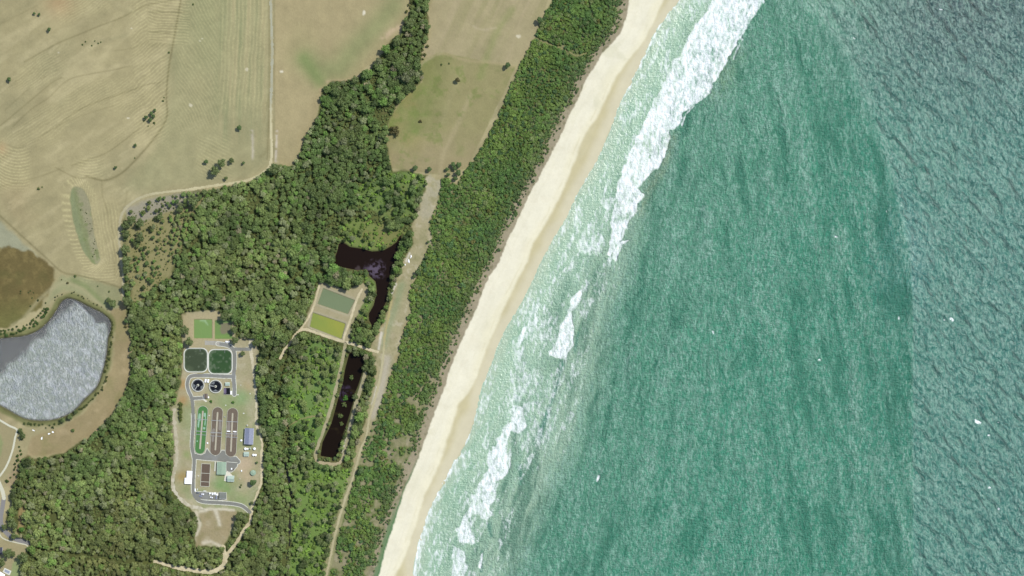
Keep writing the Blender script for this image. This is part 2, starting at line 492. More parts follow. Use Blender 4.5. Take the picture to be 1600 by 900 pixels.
xr2 = (X + Y * 0.45); 
stripe = fbm(xr2, Y * 0.12, 11, 72, 3)
paint(mn, C(168, 160, 122)); paint(mn * sstep(0, 0.7, stripe) * 0.5, C(150, 148, 104)); paint(mn * sstep(0.1, 0.7, -stripe) * 0.4, C(182, 170, 135))
mm_ = region(MEADOW, 1.5, 1.5, 54)
paint(mm_, C(138, 142, 90)); paint(mm_ * sstep(-0.1, 0.6, nB) * 0.6, C(122, 132, 72)); paint(mm_ * sstep(0.0, 0.6, nV) * 0.5, C(150, 140, 90)); paint(mm_ * sstep(0.1, 0.6, nM) * 0.35, C(104, 130, 62))
paint(mm_ * sstep(690, 770, X + 0.30 * Y + 22 * nB) * 0.8, C(156, 150, 108)); paint(mm_ * sstep(0.1, 0.7, stripe) * 0.35, C(150, 146, 100))
paint(mm_ * sstep(190, 262, Y + 30 * nB) * 0.75, C(160, 150, 114)); paint(mm_ * sstep(0.2, 0.7, -nB) * 0.3, C(108, 130, 66))
for L, c_, wd in ((P("735 150 722 180 705 215 692 245 688 275"), C(176, 166, 128), 4), (P("760 30 740 70 722 110 705 150 690 190"), C(160, 156, 112), 5), (P("800 15 780 45 765 80 750 120"), C(140, 150, 92), 6), (P("740 42 752 47 775 44"), C(188, 178, 145), 2), (P("690 82 660 100 655 120"), C(176, 170, 135), 2), (P("660 96 690 84 726 94 770 99 806 104"), C(180, 168, 128), 2.5)):
    paint(np.exp(-((sd_line(X, Y, smooth_line(L, 5), 20) + 2.0 * nC) / wd) ** 2) * 0.5, c_)
# fallow oval
mo = region(OVAL, 1.5, 1.5, 55)
paint(mo, C(136, 144, 102), 0.5); paint(mo * sstep(-4, 4, X - (118 + (Y - 290) * 0.25) + 5 * nC), C(156, 154, 122)); paint(mo * sstep(0.1, 0.6, nC) * 0.6, C(110, 128, 72))
paint(mo * sstep(3, -3, X - (122 + (Y - 330) * 0.22)) * 0.6, C(140, 150, 112))
mb = region(BROWNM, 3, 5, 56)
paint(region(PALEF, 4, 3, 57) * 0.9, C(158, 162, 134))
paint(mb, C(112, 102, 64), 0.55); paint(mb * sstep(0, 0.6, nC) * 0.6, C(132, 120, 76)); paint(mb * sstep(0.1, 0.7, nB) * 0.5, C(98, 98, 58)); paint(mb * sstep(450, 500, Y) * 0.6, C(118, 120, 70))
ml = region(LAKELAWN, 5, 3, 58); paint(ml * 0.85, C(150, 154, 114))
paint(np.exp(-(sd_line(X, Y, P("115 438 135 448 150 462 165 478"), 20) / 5.0) ** 2) * 0.6, C(122, 138, 88))
mar = region(ROADARM, 2.5, 3, 59); paint(mar, C(158, 146, 108), 0.35)
paint(mar * sstep(0.0, 0.6, nB) * 0.55, C(140, 138, 92)); paint(mar * sstep(0.25, 0.7, -nB) * 0.6, C(178, 164, 126))
# swales and wheel tracks across the paddocks
for L, wd, st in ((P("0 198 18 184 38 167 62 147 85 128 98 122"), 1.0, .55), (P("22 198 51 171 78 153 100 131 120 121 155 114 182 109 207 103"), 1.0, .5), (P("89 198 115 178 142 164 178 151 211 140 233 132 255 129"), 1.1, .6),
        (P("40 98 67 82 93 68 124 55 155 42 189 29 211 18 233 8 260 3 300 -5"), 1.2, .6), (P("9 173 29 155 55 131 73 120"), .9, .4), (P("285 -10 280 20 270 75 264 110 261 150 262 180 254 200 237 223 214 249 191 271 165 282 136 276"), 1.7, .8),
        (P("113 259 139 250 168 239 196 219 220 200"), 1.1, .5), (P("0 336 43 376 72 402 98 425 127 431 160 440 190 450"), 1.8, .65), (P("0 292 37 284 78 271 100 262"), 1.2, .4), (P("0 222 37 230 87 200 110 188"), .9, .35),
        (P("160 283 162 310 172 340 178 380 180 430"), 1.4, .35), (P("88 262 120 278 136 278"), 1.1, .5), (P("0 150 40 120 80 108"), .9, .25), (P("180 80 210 75 240 62 262 60"), 1, .35), (P("0 40 60 10"), 1.5, .25), (P("0 250 60 215 120 185 180 165"), .9, .3),
        (P("421 -10 421 160 418 250"), 1.4, .5), (P("428.5 -10 429 130 428 250"), 1.6, .45), (P("413 190 418 160 420 150 420 200 417 235 408 245"), 3, .35), (P("200 300 196 320 190 330"), 2, .3)):
    paint(np.exp(-(sd_line(X, Y, smooth_line(L, 5), 12) / wd) ** 2) * st * .8, C(118, 112, 76))
for L, wd, st, c_ in ((P("130 70 160 66 200 55"), 3, .3, C(140, 140, 104)), (P("394 205 396 230 395 248"), 2.5, .7, C(196, 190, 170)), (P("433 205 432 235 431 252"), 1.8, .8, C(205, 198, 180)), (P("600 60 617 45 632 42"), 5, .8, C(196, 178, 145)), (P("512 128 540 127 570 117"), 3, .7, C(190, 174, 138)),
        (P("180 -2 240 40"), 5, .25, C(190, 184, 140)), (P("470 245 490 205"), 2.5, .5, C(184, 176, 140)), (P("501 140 508 178"), 2.5, .7, C(182, 160, 128))):
    paint(np.exp(-((sd_line(X, Y, L, 20) + 1.6 * nC) / wd) ** 2) * st * sstep(-.6, .1, nC), c_)
# orange-ish soil
for cx, cy, r in ((4, 233, 9), (95, 5, 22)):
    paint(np.exp(-(((X - cx) ** 2 + (Y - cy) ** 2) / r ** 2)) * 0.5, C(180, 148, 108))
# bare white scrapes in the paddocks
for cx, cy, rx, ry in ((569, 20, 2.6, 5), (441, 112, 4, 2.6), (206.5, 45, 2, 1.5), (93, 83, 1.8, 1.5), (317, 61, 2, 1.4), (313, 65, 2, 1.2), (386, 109, 2.5, 3), (201, 185, 3, 1), (810, 57, 4, 3), (299, 165, 3, 3)):
    paint(sstep(1.25, 0.35, np.hypot((X - cx) / rx, (Y - cy) / ry) + 0.45 * fbm(X, Y, 3, 99, 2)) * (1.0 if (cx, cy) in ((569, 20), (441, 112)) else 0.6), C(226, 222, 196))
# hay rows --------------------------------------------------------------
def rows(mask, phase, period, strength):
    m = np.clip(mask, 0, 1) * strength
    sel = m > RowM
    RowP[sel] = (phase * (2 * math.pi / period))[sel]
    RowM[sel] = m[sel]
wob = 6 * nB + 10 * nA
rows(sstep(0.0, 0.4, fbm(xr * 0.4, yr, 40, 91, 2)) * sstep(262, 250, X) * sstep(250, 200, Y), X * 0.55 + Y * 0.84 + wob * 0.6, 4.2, 0.30)
rows(sstep(200, 215, X) * sstep(275, 255, X) * sstep(240, 200, Y), X * 0.62 + Y * 0.78 + wob * 0.5, 4.6, 0.42)
rows(sstep(225, 235, X) * sstep(305, 290, X) * sstep(85, 60, Y), Y * 1.0 - 0.12 * X + wob * 0.6, 5.0, 0.5)
rows(sstep(268, 285, X) * sstep(350, 335, X) * sstep(230, 180, Y), X * 0.86 + Y * -0.5 + wob * 0.5, 5.0, 0.25)
rows(sstep(335, 350, X) * sstep(421, 414, X) * sstep(210, 150, Y), X + 0.04 * Y + wob * 0.35, 6.2, 0.30)
rows(sstep(300, 320, X) * sstep(372, 350, X) * sstep(200, 225, Y) * sstep(290, 268, Y), X * 0.45 + Y * -0.9 + wob * 0.3, 5.0, 0.3)
dov = sd_poly(X, Y, OVAL, 70)
ring = sstep(0, 2, dov) * sstep(17, 12, dov)
rows(ring, X * 0.94 + Y * 0.35 + 1.0 * dov + wob * 0.2, 4.4, 0.62)
rows(sstep(0, 3, dov) * sstep(155, 162, X) * sstep(188, 184, X) * sstep(300, 340, Y) * sstep(446, 436, Y) * sstep(64, 50, dov), dov + wob * 0.15, 5.2, 0.42)
rows(sstep(402, 412, Y) * sstep(446, 436, Y) * sstep(118, 140, X) * sstep(190, 180, X) * sstep(2, 8, dov), Y + 0.0045 * (X - 160) ** 2, 4.6, 0.45)
rows(sstep(55, 40, X) * sstep(224, 236, Y) * sstep(305, 285, Y), Y * 1.0 + 0.012 * (X - 25) ** 2 - 0.12 * X + wob * 0.3, 5.0, 0.55)
rows(sstep(115, 130, X) * sstep(172, 150, X) * sstep(243, 252, Y) * sstep(282, 272, Y), Y * 1.0 + 0.01 * (X - 140) ** 2, 4.6, 0.5)
fieldw = sstep(-2, -12, sd_poly(X, Y, FOREST, 20)) # forest floor kills rows
vs_ = fbm(X + .04 * Y, Y * .05, 6, 92, 3); vw = sstep(330, 350, X) * sstep(422, 416, X) * sstep(240, 190, Y)
paint(vw * sstep(.0, .6, vs_) * .55, C(136, 144, 104)); paint(vw * sstep(.0, .6, -vs_) * .45, C(182, 172, 130))
hz = fbm(X * .06 + .02 * Y, Y, 5, 93, 3); hw_ = sstep(226, 240, X) * sstep(304, 292, X) * sstep(82, 60, Y)
paint(hw_ * sstep(.1, .6, hz) * .5, C(128, 124, 88)); paint(mm_ * sstep(.15, .6, fbm(X, Y, 18, 94, 4, .65)) * .5, C(112, 132, 66))
mottle()
# woodland floor ---------------------------------------------------------
mf = region(FOREST, 2.0, 4, 60, 14)
paint(mf, C(92, 98, 56), 0.5)
paint(mf * sstep(0.0, 0.7, nB) * 0.6, C(112, 120, 66)); paint(mf * sstep(0.2, 0.7, -nB) * 0.35, C(128, 118, 80))
ms = region(SPARSE, 5, 5, 61)
paint(ms, C(150, 144, 100), 0.45); paint(ms * sstep(0, 0.6, nC) * 0.4, C(128, 130, 78)); paint(ms * sstep(0.1, 0.6, nB) * 0.4, C(140, 134, 84))
mgv = region(P("196 325 245 308 310 302 300 320 262 332 225 345 203 350"), 4, 4, 62)
paint(mgv, C(160, 154, 132), 0.5)
for G_, c1, c2 in ((GRASS4, C(112, 134, 74), C(128, 134, 84)), (GRASS5, C(112, 134, 74), C(128, 134, 84)), (GRASS1, C(122, 138, 76), C(136, 126, 82)), (GRASS2, C(112, 140, 76), C(140, 144, 98)), (GRASS3, C(118, 144, 76), C(104, 128, 66))):
    mx = region(G_, 3, 6, 63); paint(mx, c1, 0.5); paint(mx * sstep(0.0, 0.6, nB) * 0.6, c2)
# clearings, plant -------------------------------------------------------
mpl = region(PLANT, 1.5, 3, 64, 10)
paint(mpl, C(172, 164, 128), 0.4)
lawn = fbm(X, Y, 34, 65, 3)
paint(mpl * sstep(-0.15, 0.35, lawn + 0.25 * sstep(330, 380, X)) * sstep(590, 625, Y) * 0.65, C(148, 160, 112))
paint(mpl * sstep(0.0, 0.5, fbm(X, Y, 22, 66, 3)) * 0.6, C(188, 178, 146)); paint(mpl * sstep(0.1, 0.6, nM) * .45, C(150, 150, 104)); paint(mpl * sstep(0.1, 0.6, -nM) * .35, C(196, 188, 160))
for cx, cy, r, c_, st in ((286, 600, 9, C(178, 142, 88), .8), (286, 625, 8, C(180, 142, 90), .7), (282, 560, 8, C(172, 150, 105), .5), (286, 745, 10, C(166, 142, 84), .8), (387, 605, 10, C(184, 156, 116), .5), (383, 725, 14, C(200, 178, 148), .7),
        (384, 745, 12, C(196, 172, 140), .5), (382, 770, 8, C(190, 170, 138), .5), (378, 620, 14, C(128, 164, 104), .7), (345, 755, 12, C(120, 158, 92), .7), (355, 765, 8, C(124, 156, 92), .6), (378, 778, 14, C(142, 160, 104), .6),
        (352, 628, 16, C(130, 158, 100), .6), (290, 765, 9, C(140, 154, 104), .5), (292, 710, 6, C(136, 158, 90), .6), (382, 650, 12, C(150, 152, 108), .6)):
    paint(mpl * np.exp(-(((X - cx) ** 2 + (Y - cy) ** 2) / r ** 2)) * st, c_)
paint(region(P("285 492 345 486 352 500 368 504 366 532 345 540 300 545 292 520"), 3, 3, 67) * 0.9, C(180, 168, 130))
paint(np.exp(-(sd_line(X, Y, P("276 545 277 600 272 640"), 20) / 5.0) ** 2) * 0.7, C(160, 156, 112))
paint(np.exp(-(sd_line(X, Y, P("272 640 275 690 276 730"), 20) / 6.0) ** 2) * 0.7, C(190, 182, 152))
mso = region(SOUTHC, 2, 3, 68); paint(mso, C(164, 152, 116), 0.45); paint(mso * sstep(.0, .5, nM) * .5, C(142, 136, 90)); paint(mso * sstep(.1, .5, -nM) * .4, C(190, 180, 150)); paint(mso * sstep(0, 0.6, nB) * 0.5, C(172, 156, 120))
for L, wd in ((P("337 797 341 808 344 820"), 3.0), (P("314 798 322 797"), 3), (P("318 848 330 846 345 853"), 3), (P("303 790 315 796 340 795 366 797"), 1.8), (P("307 800 313 820 308 835"), 2.5)):
    paint(np.exp(-((sd_line(X, Y, L, 15) + 1.5 * nC) / wd) ** 2) * 0.85, C(214, 206, 180))
mcc = region(CLEARC, 1.5, 2, 69); paint(mcc, C(174, 164, 128), 0.3); paint(mcc * sstep(0, 0.6, nC) * 0.4, C(150, 148, 104))
paint(region(P("548 515 566 520 567 540 548 536"), 3, 3, 70) * 0.8, C(168, 164, 140)); paint(np.exp(-(((X - 602) ** 2 + (Y - 540) ** 2) / 50)) * 0.9, C(216, 208, 188))
# open strip -------------------------------------------------------------
mst = region(STRIP, 2.5, 7, 73, 9)
paint(mst, C(172, 164, 126), 0.35); paint(mst * sstep(-0.1, 0.6, nC) * 0.35, C(158, 150, 114)); paint(mst * sstep(0.2, 0.7, nB) * 0.4, C(190, 176, 146)); paint(mst * sstep(.1, .5, nM) * .45, C(146, 144, 100)); paint(mst * sstep(.15, .5, -nM) * .5, C(206, 196, 168))
paint(mst * sstep(.05, .5, fbm(X, Y, 6, 77, 4, .65)) * .5, C(142, 138, 96)); paint(mst * sstep(352, 335, Y) * 0.6 * sstep(-.6, .2, nC), C(182, 176, 150), 0.5)
along = np.exp(-(sd_line(X, Y, P("628 445 618 480 606 515 600 540"), 20) / 6.0) ** 2); paint(mst * along * 0.6, C(142, 156, 116))
along = np.exp(-(sd_line(X, Y, P("606 560 594 620 583 650"), 20) / 6.0) ** 2); paint(mst * along * 0.7, C(192, 184, 164))
for L, wd in ((P("590 605 583 630"), 2.5), (P("619 443 610 465"), 1.3), (P("556 632 546 672 536 706"), 1.8), (P("640 396 635 408"), 1.6), (P("596 520 592 545"), 2.0), (P("570 585 562 612"), 1.8)):
    paint(np.exp(-((sd_line(X, Y, L, 12) + 1.0 * nC) / wd) ** 2) * 0.9, C(222, 216, 198))
paint(np.exp(-(sd_line(X, Y, P("551 749 538 784 524 833 511 896"), 20) / 6.5) ** 2) * 0.6, C(146, 148, 104))
# lake margins
dl = sd_poly(X, Y, LAKE, 25)
paint(sstep(12, 6, dl + 4 * nB) * sstep(-3, 0, dl) * 0.8, C(112, 118, 70), 0.5)
paint(sstep(5, 1, dl + 2 * nC) * 0.7, C(84, 82, 54))
paint(np.exp(-(sd_line(X, Y, P("20 508 35 500 60 470 80 452 98 442 112 444 130 452 150 470 172 487"), 14) / 3.0) ** 2) * 0.55, C(176, 168, 128))
# left-bottom suburb
paint(region(P("-60 652 0 656 17 666 27 671 24 683 20 703 11 727 0 744 -60 745"), 1, 0, 74) * 0.9, C(160, 150, 112)); paint(region(P("-40 680 2 680 6 692 2 712 -40 715"), 3, 2, 75) * 0.7, C(138, 150, 100))
paint(region(P("24 724 30 730 26 750 18 762 10 758 14 742 20 735"), 2, 3, 76) * 0.8, C(174, 156, 122))
paint(region(P("30 790 42 788 42 806 36 822 28 836 30 812"), 2, 3, 77) * 0.8, C(172, 150, 104))
paint(region(P("-40 842 20 848 42 852 36 870 34 905 -40 905"), 2, 2, 78) * 0.9, C(166, 156, 118)); paint(region(P("16 905 20 880 30 868 34 875 30 905"), 2, 2, 79) * 0.8, C(146, 164, 108))
# pond rims
for poly in (PONDA, PONDB):
    d = sd_poly(X, Y, poly, 12); paint(sstep(4, 0.5, d + 2 * nC) * 0.7, C(88, 84, 52))
for poly in (PONDC, PONDD):
    d = sd_poly(X, Y, poly, 12); paint(sstep(5, 3, d + nC) * sstep(-0.5, 1, d), C(176, 168, 136)); paint(sstep(1.5, 0, d), C(120, 124, 86))
for poly in (LAG1, LAG2):
    d = sd_poly(X, Y, poly, 12); paint(sstep(1.5, 0, d), C(130, 138, 86))
# coast scrub floor ------------------------------------------------------
mc = region(COAST, 2.0, 3, 80, 10)
cn = fbm(X, Y, 16, 81, 4)
paint(mc, C(100, 116, 62), 0.55); paint(mc * sstep(0.0, 0.5, cn) * 0.8, C(158, 150, 116)); paint(mc * sstep(0.1, 0.6, -cn) * 0.6, C(84, 108, 50))
paint(mc * sstep(0.1, 0.5, fbm(X, Y, 7, 82, 3)) * sstep(480, 700, Y) * 0.55, C(172, 162, 134))
# dune face and beach ----------------------------------------------------
jit = 2.5 * fbm(X, Y, 6, 83, 3)
dface = sstep(-20, -14, v + 2 * jit) * sstep(2, -1, v + jit)
paint(dface, C(160, 150, 124), 0.45); paint(dface * sstep(0.1, 0.5, nC) * 0.7, C(120, 118, 86))
gd = dface * sstep(690, 760, Y) * sstep(-3.5, -2.0, v + jit * .4) ; gd = gd + dface * sstep(760, 830, Y) * sstep(-10, -7, v + jit)
paint(gd * 0.8, C(98, 130, 88), 0.3)
bm = sstep(-1.0, 1.0, v + jit * 0.6)
paint(bm, C(240, 234, 207), 0.16)
bn = fbm(X + 0.55 * Y, Y * 0.35, 22, 84, 4)
paint(bm * sstep(0.0, 0.8, bn) * 0.6, C(228, 222, 192)); paint(bm * sstep(.1, .6, nM) * .35, C(230, 222, 194)); paint(bm * sstep(.1, .6, nC) * sstep(20, 2, v) * .4, C(226, 220, 188)); paint(bm * sstep(-20, -2, w_ + 5 * bn) * 0.5, C(240, 232, 196))
paint(bm * sstep(0.2, 0.7, fbm(X, Y, 26, 85, 3)) * sstep(330, 200, Y) * 0.5, C(218, 214, 182))
for off, st in ((7, .35), (16, .18)):
    wr = np.exp(-((w_ + off + 3 * fbm(X, Y, 26, 180 + off, 3)) / .9) ** 2) * sstep(-.2, .4, fbm(X, Y, 15, 190 + off, 2)); paint(wr * st, C(206, 196, 160))
for off in (12, 14.2):
    paint(np.exp(-((v - off - 3 * fbm(X, Y, 70, 195, 2)) / .55) ** 2) * .22, C(216, 208, 178))
wet = sstep(-3.0, 3.5, w_ + 2.2 * fbm(X, Y, 14, 86, 4, .6))
paint(wet, C(204, 194, 152), 0.06); wsd = fbm(X + 0.5 * Y, Y * 0.3, 10, 87, 3)
paint(wet * sstep(-0.1, 0.6, wsd) * 0.4, C(214, 206, 168))
near = sstep(-24, -8, u + 6 * fbm(X, Y, 30, 88, 3))
paint(wet * near * 0.7, C(222, 214, 184))  # sheen of the wet sand painted as a paler band by the water
paint(sstep(0, 3, u), C(200, 196, 160))
RowM *= (1 - mf) * (1 - mc) * (1 - bm) * (1 - mo) * (1 - mb) * (1 - mp) * (1 - mst)

land = grid_mesh('ground', xs, ys, Zl, {'Grain': grain, 'RowPhase': RowP, 'RowMask': RowM}, land_material(), {'Col': col})
link(land); tag(land, kind='structure')

# ------------------------------------------------------------------ SEA
xs2 = axis(630, 1606, 1.3, (600, 7000)); xs2 = xs2[xs2 > 440]
# widen west coverage below the frame so that the water meets the sand there too
xs2 = np.concatenate([[-2500, -1500, -800, -300, 0, 300, 450, 520, 560, 590, 612], xs2[xs2 > 629]])
ys2 = axis(-8, 908, 1.3, (-6000, 7000))
X, Y = np.meshgrid(xs2, ys2)
u = X - linex(EDGE, Y)
uc = u * 0.86
SEAM = P("1250 -10 1292 40 1325 90 1355 160 1380 230 1402 310 1422 390 1426 470 1426 905")
seamx = linex(SEAM, Y)
rgt = sstep(-1, 1, (X - seamx) / np.where(Y > 430, 3.0, 4.0 + (430 - np.minimum(Y, 430)) * 0.05))
# swell left: streaks close to the line of the coast
wx = X + 0.12 * Y + 10 * fbm(X, Y, 70, 101, 2); wy = Y
s1 = fbm(wx, wy * 0.26, 16, 102, 4, 0.6)
s2 = fbm(wx + 0.1 * Y, wy * 0.5, 6.5, 103, 2, 0.6)
hl = 0.50 * s1 + 0.40 * s2
# diagonal seas on the right
rx_ = X * 0.80 - Y * 0.60 + 6 * fbm(X, Y, 45, 104, 2); ry_ = X * 0.60 + Y * 0.80
r1 = fbm(rx_, ry_ * 0.42, 17, 105, 3, 0.55); r1 = 1 - np.abs(r1) * 3.0
r2 = fbm(rx_, ry_ * 0.6, 8, 106, 3, 0.6)
hr = 1.15 * np.maximum(r1, -.9) + 0.95 * r2
calm = sstep(3, 90, uc)
Zs = 1.9 * hl * (1 - rgt) * (0.25 + 0.9 * calm) + 1.75 * hr * rgt
Zs *= sstep(0.0, 14.0, uc) * 0.9 + 0.1
# ---- foam
def soft(poly, inner, outer, jit, lam, seed, margin=22):
    d = sd_poly(X, Y, poly, margin)
    d = d + jit * fbm(X + 0.4 * Y, Y, lam, seed, 4)
    return sstep(outer, -inner, d)
F_MAIN = P("""1118 -12 1113 0 1097 25 1085 36 1076 55 1066 76 1062 90 1054 90 1033 130 1017 165 1003 190 997 208 990 225 980 243 973 258 966 282 960 318 952 340 955 360 950 385 947 398 954 402 963 385 976 372 982 352 998 330 996 318 1008 303 996 294 1010 280 1032 262 1042 244 1045 225 1049 205 1064 192
 1070 178 1084 165 1104 155 1112 146 1116 132 1127 115 1137 95 1151 70 1168 46 1175 28 1193 5 1196 -12""")
F_TIP = P("966 380 973 376 985 374 975 382 970 392 963 408 956 404 958 392")
F_OUT = P("1084 150 1072 170 1068 195 1062 205 1070 192 1080 172 1092 158")
F_BLOB = P("898 460 911 450 910 468 900 480 893 487 896 500 898 520 897 535 892 550 884 562 871 561 857 555 856 547 864 542 871 525 880 500 888 480 892 468")
F_L1 = P("838 472 842 478 838 490 843 502 836 508 826 510 820 522 815 535 808 548 804 556 806 540 812 525 818 512 832 500 834 488")
F_L2 = P("805 560 812 555 824 570 832 580 830 598 822 610 824 620 808 622 798 612 800 590")
F_S2 = P("""807 628 818 634 820 652 824 667 812 674 800 676 797 690 793 706 802 732 790 742 779 754 776 778 768 795 772 806 760 812 746 806 736 812 740 838 748 846 736 850 716 848
 714 826 722 806 735 788 740 768 752 748 762 730 762 714 772 694 778 680 788 674 792 660 801 645""")
F_S3 = P("706 850 716 853 728 862 732 880 730 905 704 910 705 880")
F_S4 = P("751 866 755 862 754 875 751 890 747 886")
F_PATCH = P("938 308 957 306 959 320 950 332 938 318")
F_PATCH2 = P("905 372 925 366 944 362 948 384 936 398 912 396 902 388")
F_N1 = P("1040 6 1062 -10 1112 -10 1090 18 1050 30 1030 55 1012 88 1004 95 1020 50")
foam = np.zeros(X.shape)
def addf(m, s):
    global foam
    foam = np.maximum(foam, m * s)
addf(soft(F_MAIN, 2.5, 1.2, 4.5, 12, 110), 1.0)
inside = sd_poly(X, Y, F_MAIN, 30)
foam *= 1 - .13 * sstep(.0, .55, fbm(X + .5 * Y, Y * .5, 8, 150, 4, .65))
streaky = fbm(X + 0.5 * Y, Y * 0.4, 10, 111, 4)
foam *= 1 - 0.24 * sstep(0.12, 0.6, fbm(X, Y, 20, 112, 3)) * sstep(60, 120, X - 0.35 * (900 - Y) - 600) * sstep(0.0, -5.0, inside)
addf(soft(F_TIP, 1, 1, 2, 6, 113), 1.0)
addf(soft(F_BLOB, 2, 1, 3.0, 10, 114), 0.95); addf(soft(F_L1, 1.5, 1.5, 3, 8, 115), 0.85); addf(soft(F_L2, 4, 5, 5, 10, 116), 0.62)
addf(soft(F_S2, 3, 2.0, 5, 12, 117), 0.93); addf(soft(F_S3, 4, 3, 4, 12, 118), 0.8); addf(soft(F_S4, 1, 1, 1, 6, 119), 0.95)
addf(soft(F_PATCH, 3, 3, 4, 8, 120), 0.7); addf(soft(F_PATCH2, 3, 3, 5, 8, 121), 0.72); addf(soft(F_N1, 3, 5, 4, 12, 122), 0.42)
# foam streamers left of / behind the breakers, everywhere in the surf
surfw = np.interp(Y, [-100, 0, 150, 300, 400, 500, 600, 750, 900, 1000], [60, 62, 70, 85, 118, 125, 150, 150, 125, 120])
surf = sstep(1.15, 0.75, uc / surfw) * sstep(-1, 3, uc)
lace = fbm(X + 0.45 * Y, Y * 0.30, 9, 123, 4, 0.55)
addf(surf * (0.35 + 0.65 * sstep(-0.4, 0.5, lace + 0.5 * fbm(X, Y, 40, 124, 2))), 0.58)
addf(sstep(-2, 0.5, uc) * sstep(6.5, 1.0, uc + 2.2 * fbm(X, Y, 18, 125, 3)) * (0.35 + 0.5 * sstep(250, 80, Y) + 0.55 * sstep(600, 720, Y)), 1.0)
addf(sstep(-2, 0.5, uc) * sstep(15, 5, uc + 3 * fbm(X, Y, 18, 126, 3)) * sstep(680, 760, Y), 0.66)
for L, wd, st in ((P("958 400 930 430 905 460 885 520 866 600 846 680 818 728"), 12, .60), (P("905 330 885 395 860 440 838 480 815 540 806 600 802 650 775 720 745 790 725 860 715 910"), 13, .74), (P("1060 30 1030 80 1000 140 975 200 955 260 940 310 915 370 890 420"), 15, .62)):
    dd_ = sd_line(X, Y, smooth_line(L, 6), 40) + 5 * fbm(X, Y, 16, 170, 3)
    addf(np.exp(-(dd_ / wd) ** 2) * (.55 + .45 * sstep(-.3, .4, lace)), st * 1.0)
# thin broken crests
for L, wd, st in ((P("901 297 899 315 900 330"), 1.0, .9), (P("898 332 896 350 896 368"), .9, .8), (P("935 363 934 400"), .8, .8), (P("918 350 918 356"), 1, .8), (P("880 425 884 418"), 2, .9), (P("852 476 850 484"), 2.5, .8), (P("832 480 835 470"), 1.5, .8),
        (P("881 565 880 576"), 1.6, .9), (P("871 600 868 610 864 622"), 1.0, .8), (P("863 615 858 640"), 1.4, .9), (P("877 600 866 615 858 632 855 650"), 0.9, .75), (P("815 730 814 738"), 1.2, .8), (P("1070 60 1050 95"), 1.2, .5), (P("832 590 832 618"), 1.6, .6),
        (P("805 555 798 580 795 610 798 640"), 1.3, .6), (P("1085 165 1072 178 1066 195"), 1.6, .9), (P("1160 62 1150 80 1146 92"), 2.2, .8), (P("1175 26 1168 40 1170 30"), 2.5, .8), (P("748 615 752 640 752 660"), 1, .6), (P("664 840 672 862 680 880"), 1.0, .7), (P("700 640 712 700"), .1, .1),
        (P("1080 28 1050 60 1030 95 1012 130 995 165"), 1.0, .35), (P("735 700 728 722 708 745"), 1.5, .5), (P("955 200 943 225 930 255 905 300"), 1.3, .55), (P("1012 110 990 150 975 182"), 1.4, .6), (P("905 300 900 310"), 3, .5)):
    addf(np.exp(-((sd_line(X, Y, L, 10) + 0.5 * fbm(X, Y, 5, 127, 2)) / wd) ** 2), st)
# white horses far out
for cx, cy, rx2, ry2, a_ in ((934, 748, 2.6, 7, 15), (1487, 499, 5, 3, 30), (1527, 659, 6.5, 3.5, 25), (1546, 762, 3, 2, 0), (1114, 519, 1.5, 3.5, -20), (1280, 562, 3, 2, 10), (1307, 370, 3.5, 1.5, 10), (1337, 510, 1.5, 1, 0), (1560, 795, 2, 2.5, 0), (1405, 497, 2, 3, 0), (1470, 15, 3, 1.5, 10), (1545, 680, 2, 2, 0), (1560, 660, 2, 1.2, 0), (1475, 500, 1.5, 1.5, 0), (1335, 60, 2.5, 1.2, 30), (1385, 330, 2, 1.2, 60)):
    a2 = math.radians(a_); dx = (X - cx) * math.cos(a2) + (Y - cy) * math.sin(a2); dy = -(X - cx) * math.sin(a2) + (Y - cy) * math.cos(a2)
    addf(sstep(1.25, 0.6, np.hypot(dx / rx2, dy / ry2) + 0.35 * fbm(X, Y, 3, 128, 2)), 0.95)
foam = np.clip(foam, 0, 1)
# breaking rolls stand proud of the water
Zs += 0.55 * sstep(0.7, 1.0, foam) * sstep(4, 20, uc) + foam * (0.30 * fbm(X, Y, 5, 129, 3) + .45 * fbm(X + .45 * Y, Y * .45, 11, 151, 3))
# ---- water body colour (suspended sand, depth)
wc = np.zeros(X.shape + (3,))
def wpaint(m, c_):
    m = np.clip(m, 0, 1)[..., None]; wc[:] = wc * (1 - m) + np.asarray(c_) * m
wc[:] = C(58, 154, 118)
n1 = fbm(X, Y, 120, 130, 3); n2 = fbm(wx, wy * 0.3, 30, 131, 4, 0.6)
wpaint(sstep(0, 0.9, n1) * 0.3, C(84, 158, 124))
wpaint(sstep(1230, 1600, X) * 0.75, C(44, 120, 106)); wpaint(rgt * .5, C(38, 106, 96))
wpaint(sstep(290, 0, np.hypot((X - 1500) * 0.8, Y + 20)) * 0.9, C(24, 62, 66))
wpaint(sstep(75, 10, np.hypot(X - 1405, (Y - 400) * 0.5)) * 0.25, C(50, 118, 132))
wpaint(sstep(380, 60, uc) * 0.70, C(112, 170, 134)); wpaint(sstep(160, 40, uc) * sstep(1200, 900, X) * 0.35, C(150, 188, 152))
wpaint(sstep(1.25, 0.8, uc / surfw + 0.15 * n1) * 0.9, C(172, 200, 168)); wpaint(sstep(22, 2, uc) * 0.5, C(196, 206, 176))
trough = np.exp(-((uc / surfw - .52 - .10 * fbm(X, Y, 90, 160, 2)) / .13) ** 2) * sstep(1, 10, uc); wpaint(trough * .45 * (1 - foam), C(136, 184, 148)); wpaint(surf * sstep(.1, .6, fbm(X + .45 * Y, Y * .4, 14, 161, 4)) * .5, C(134, 178, 142))
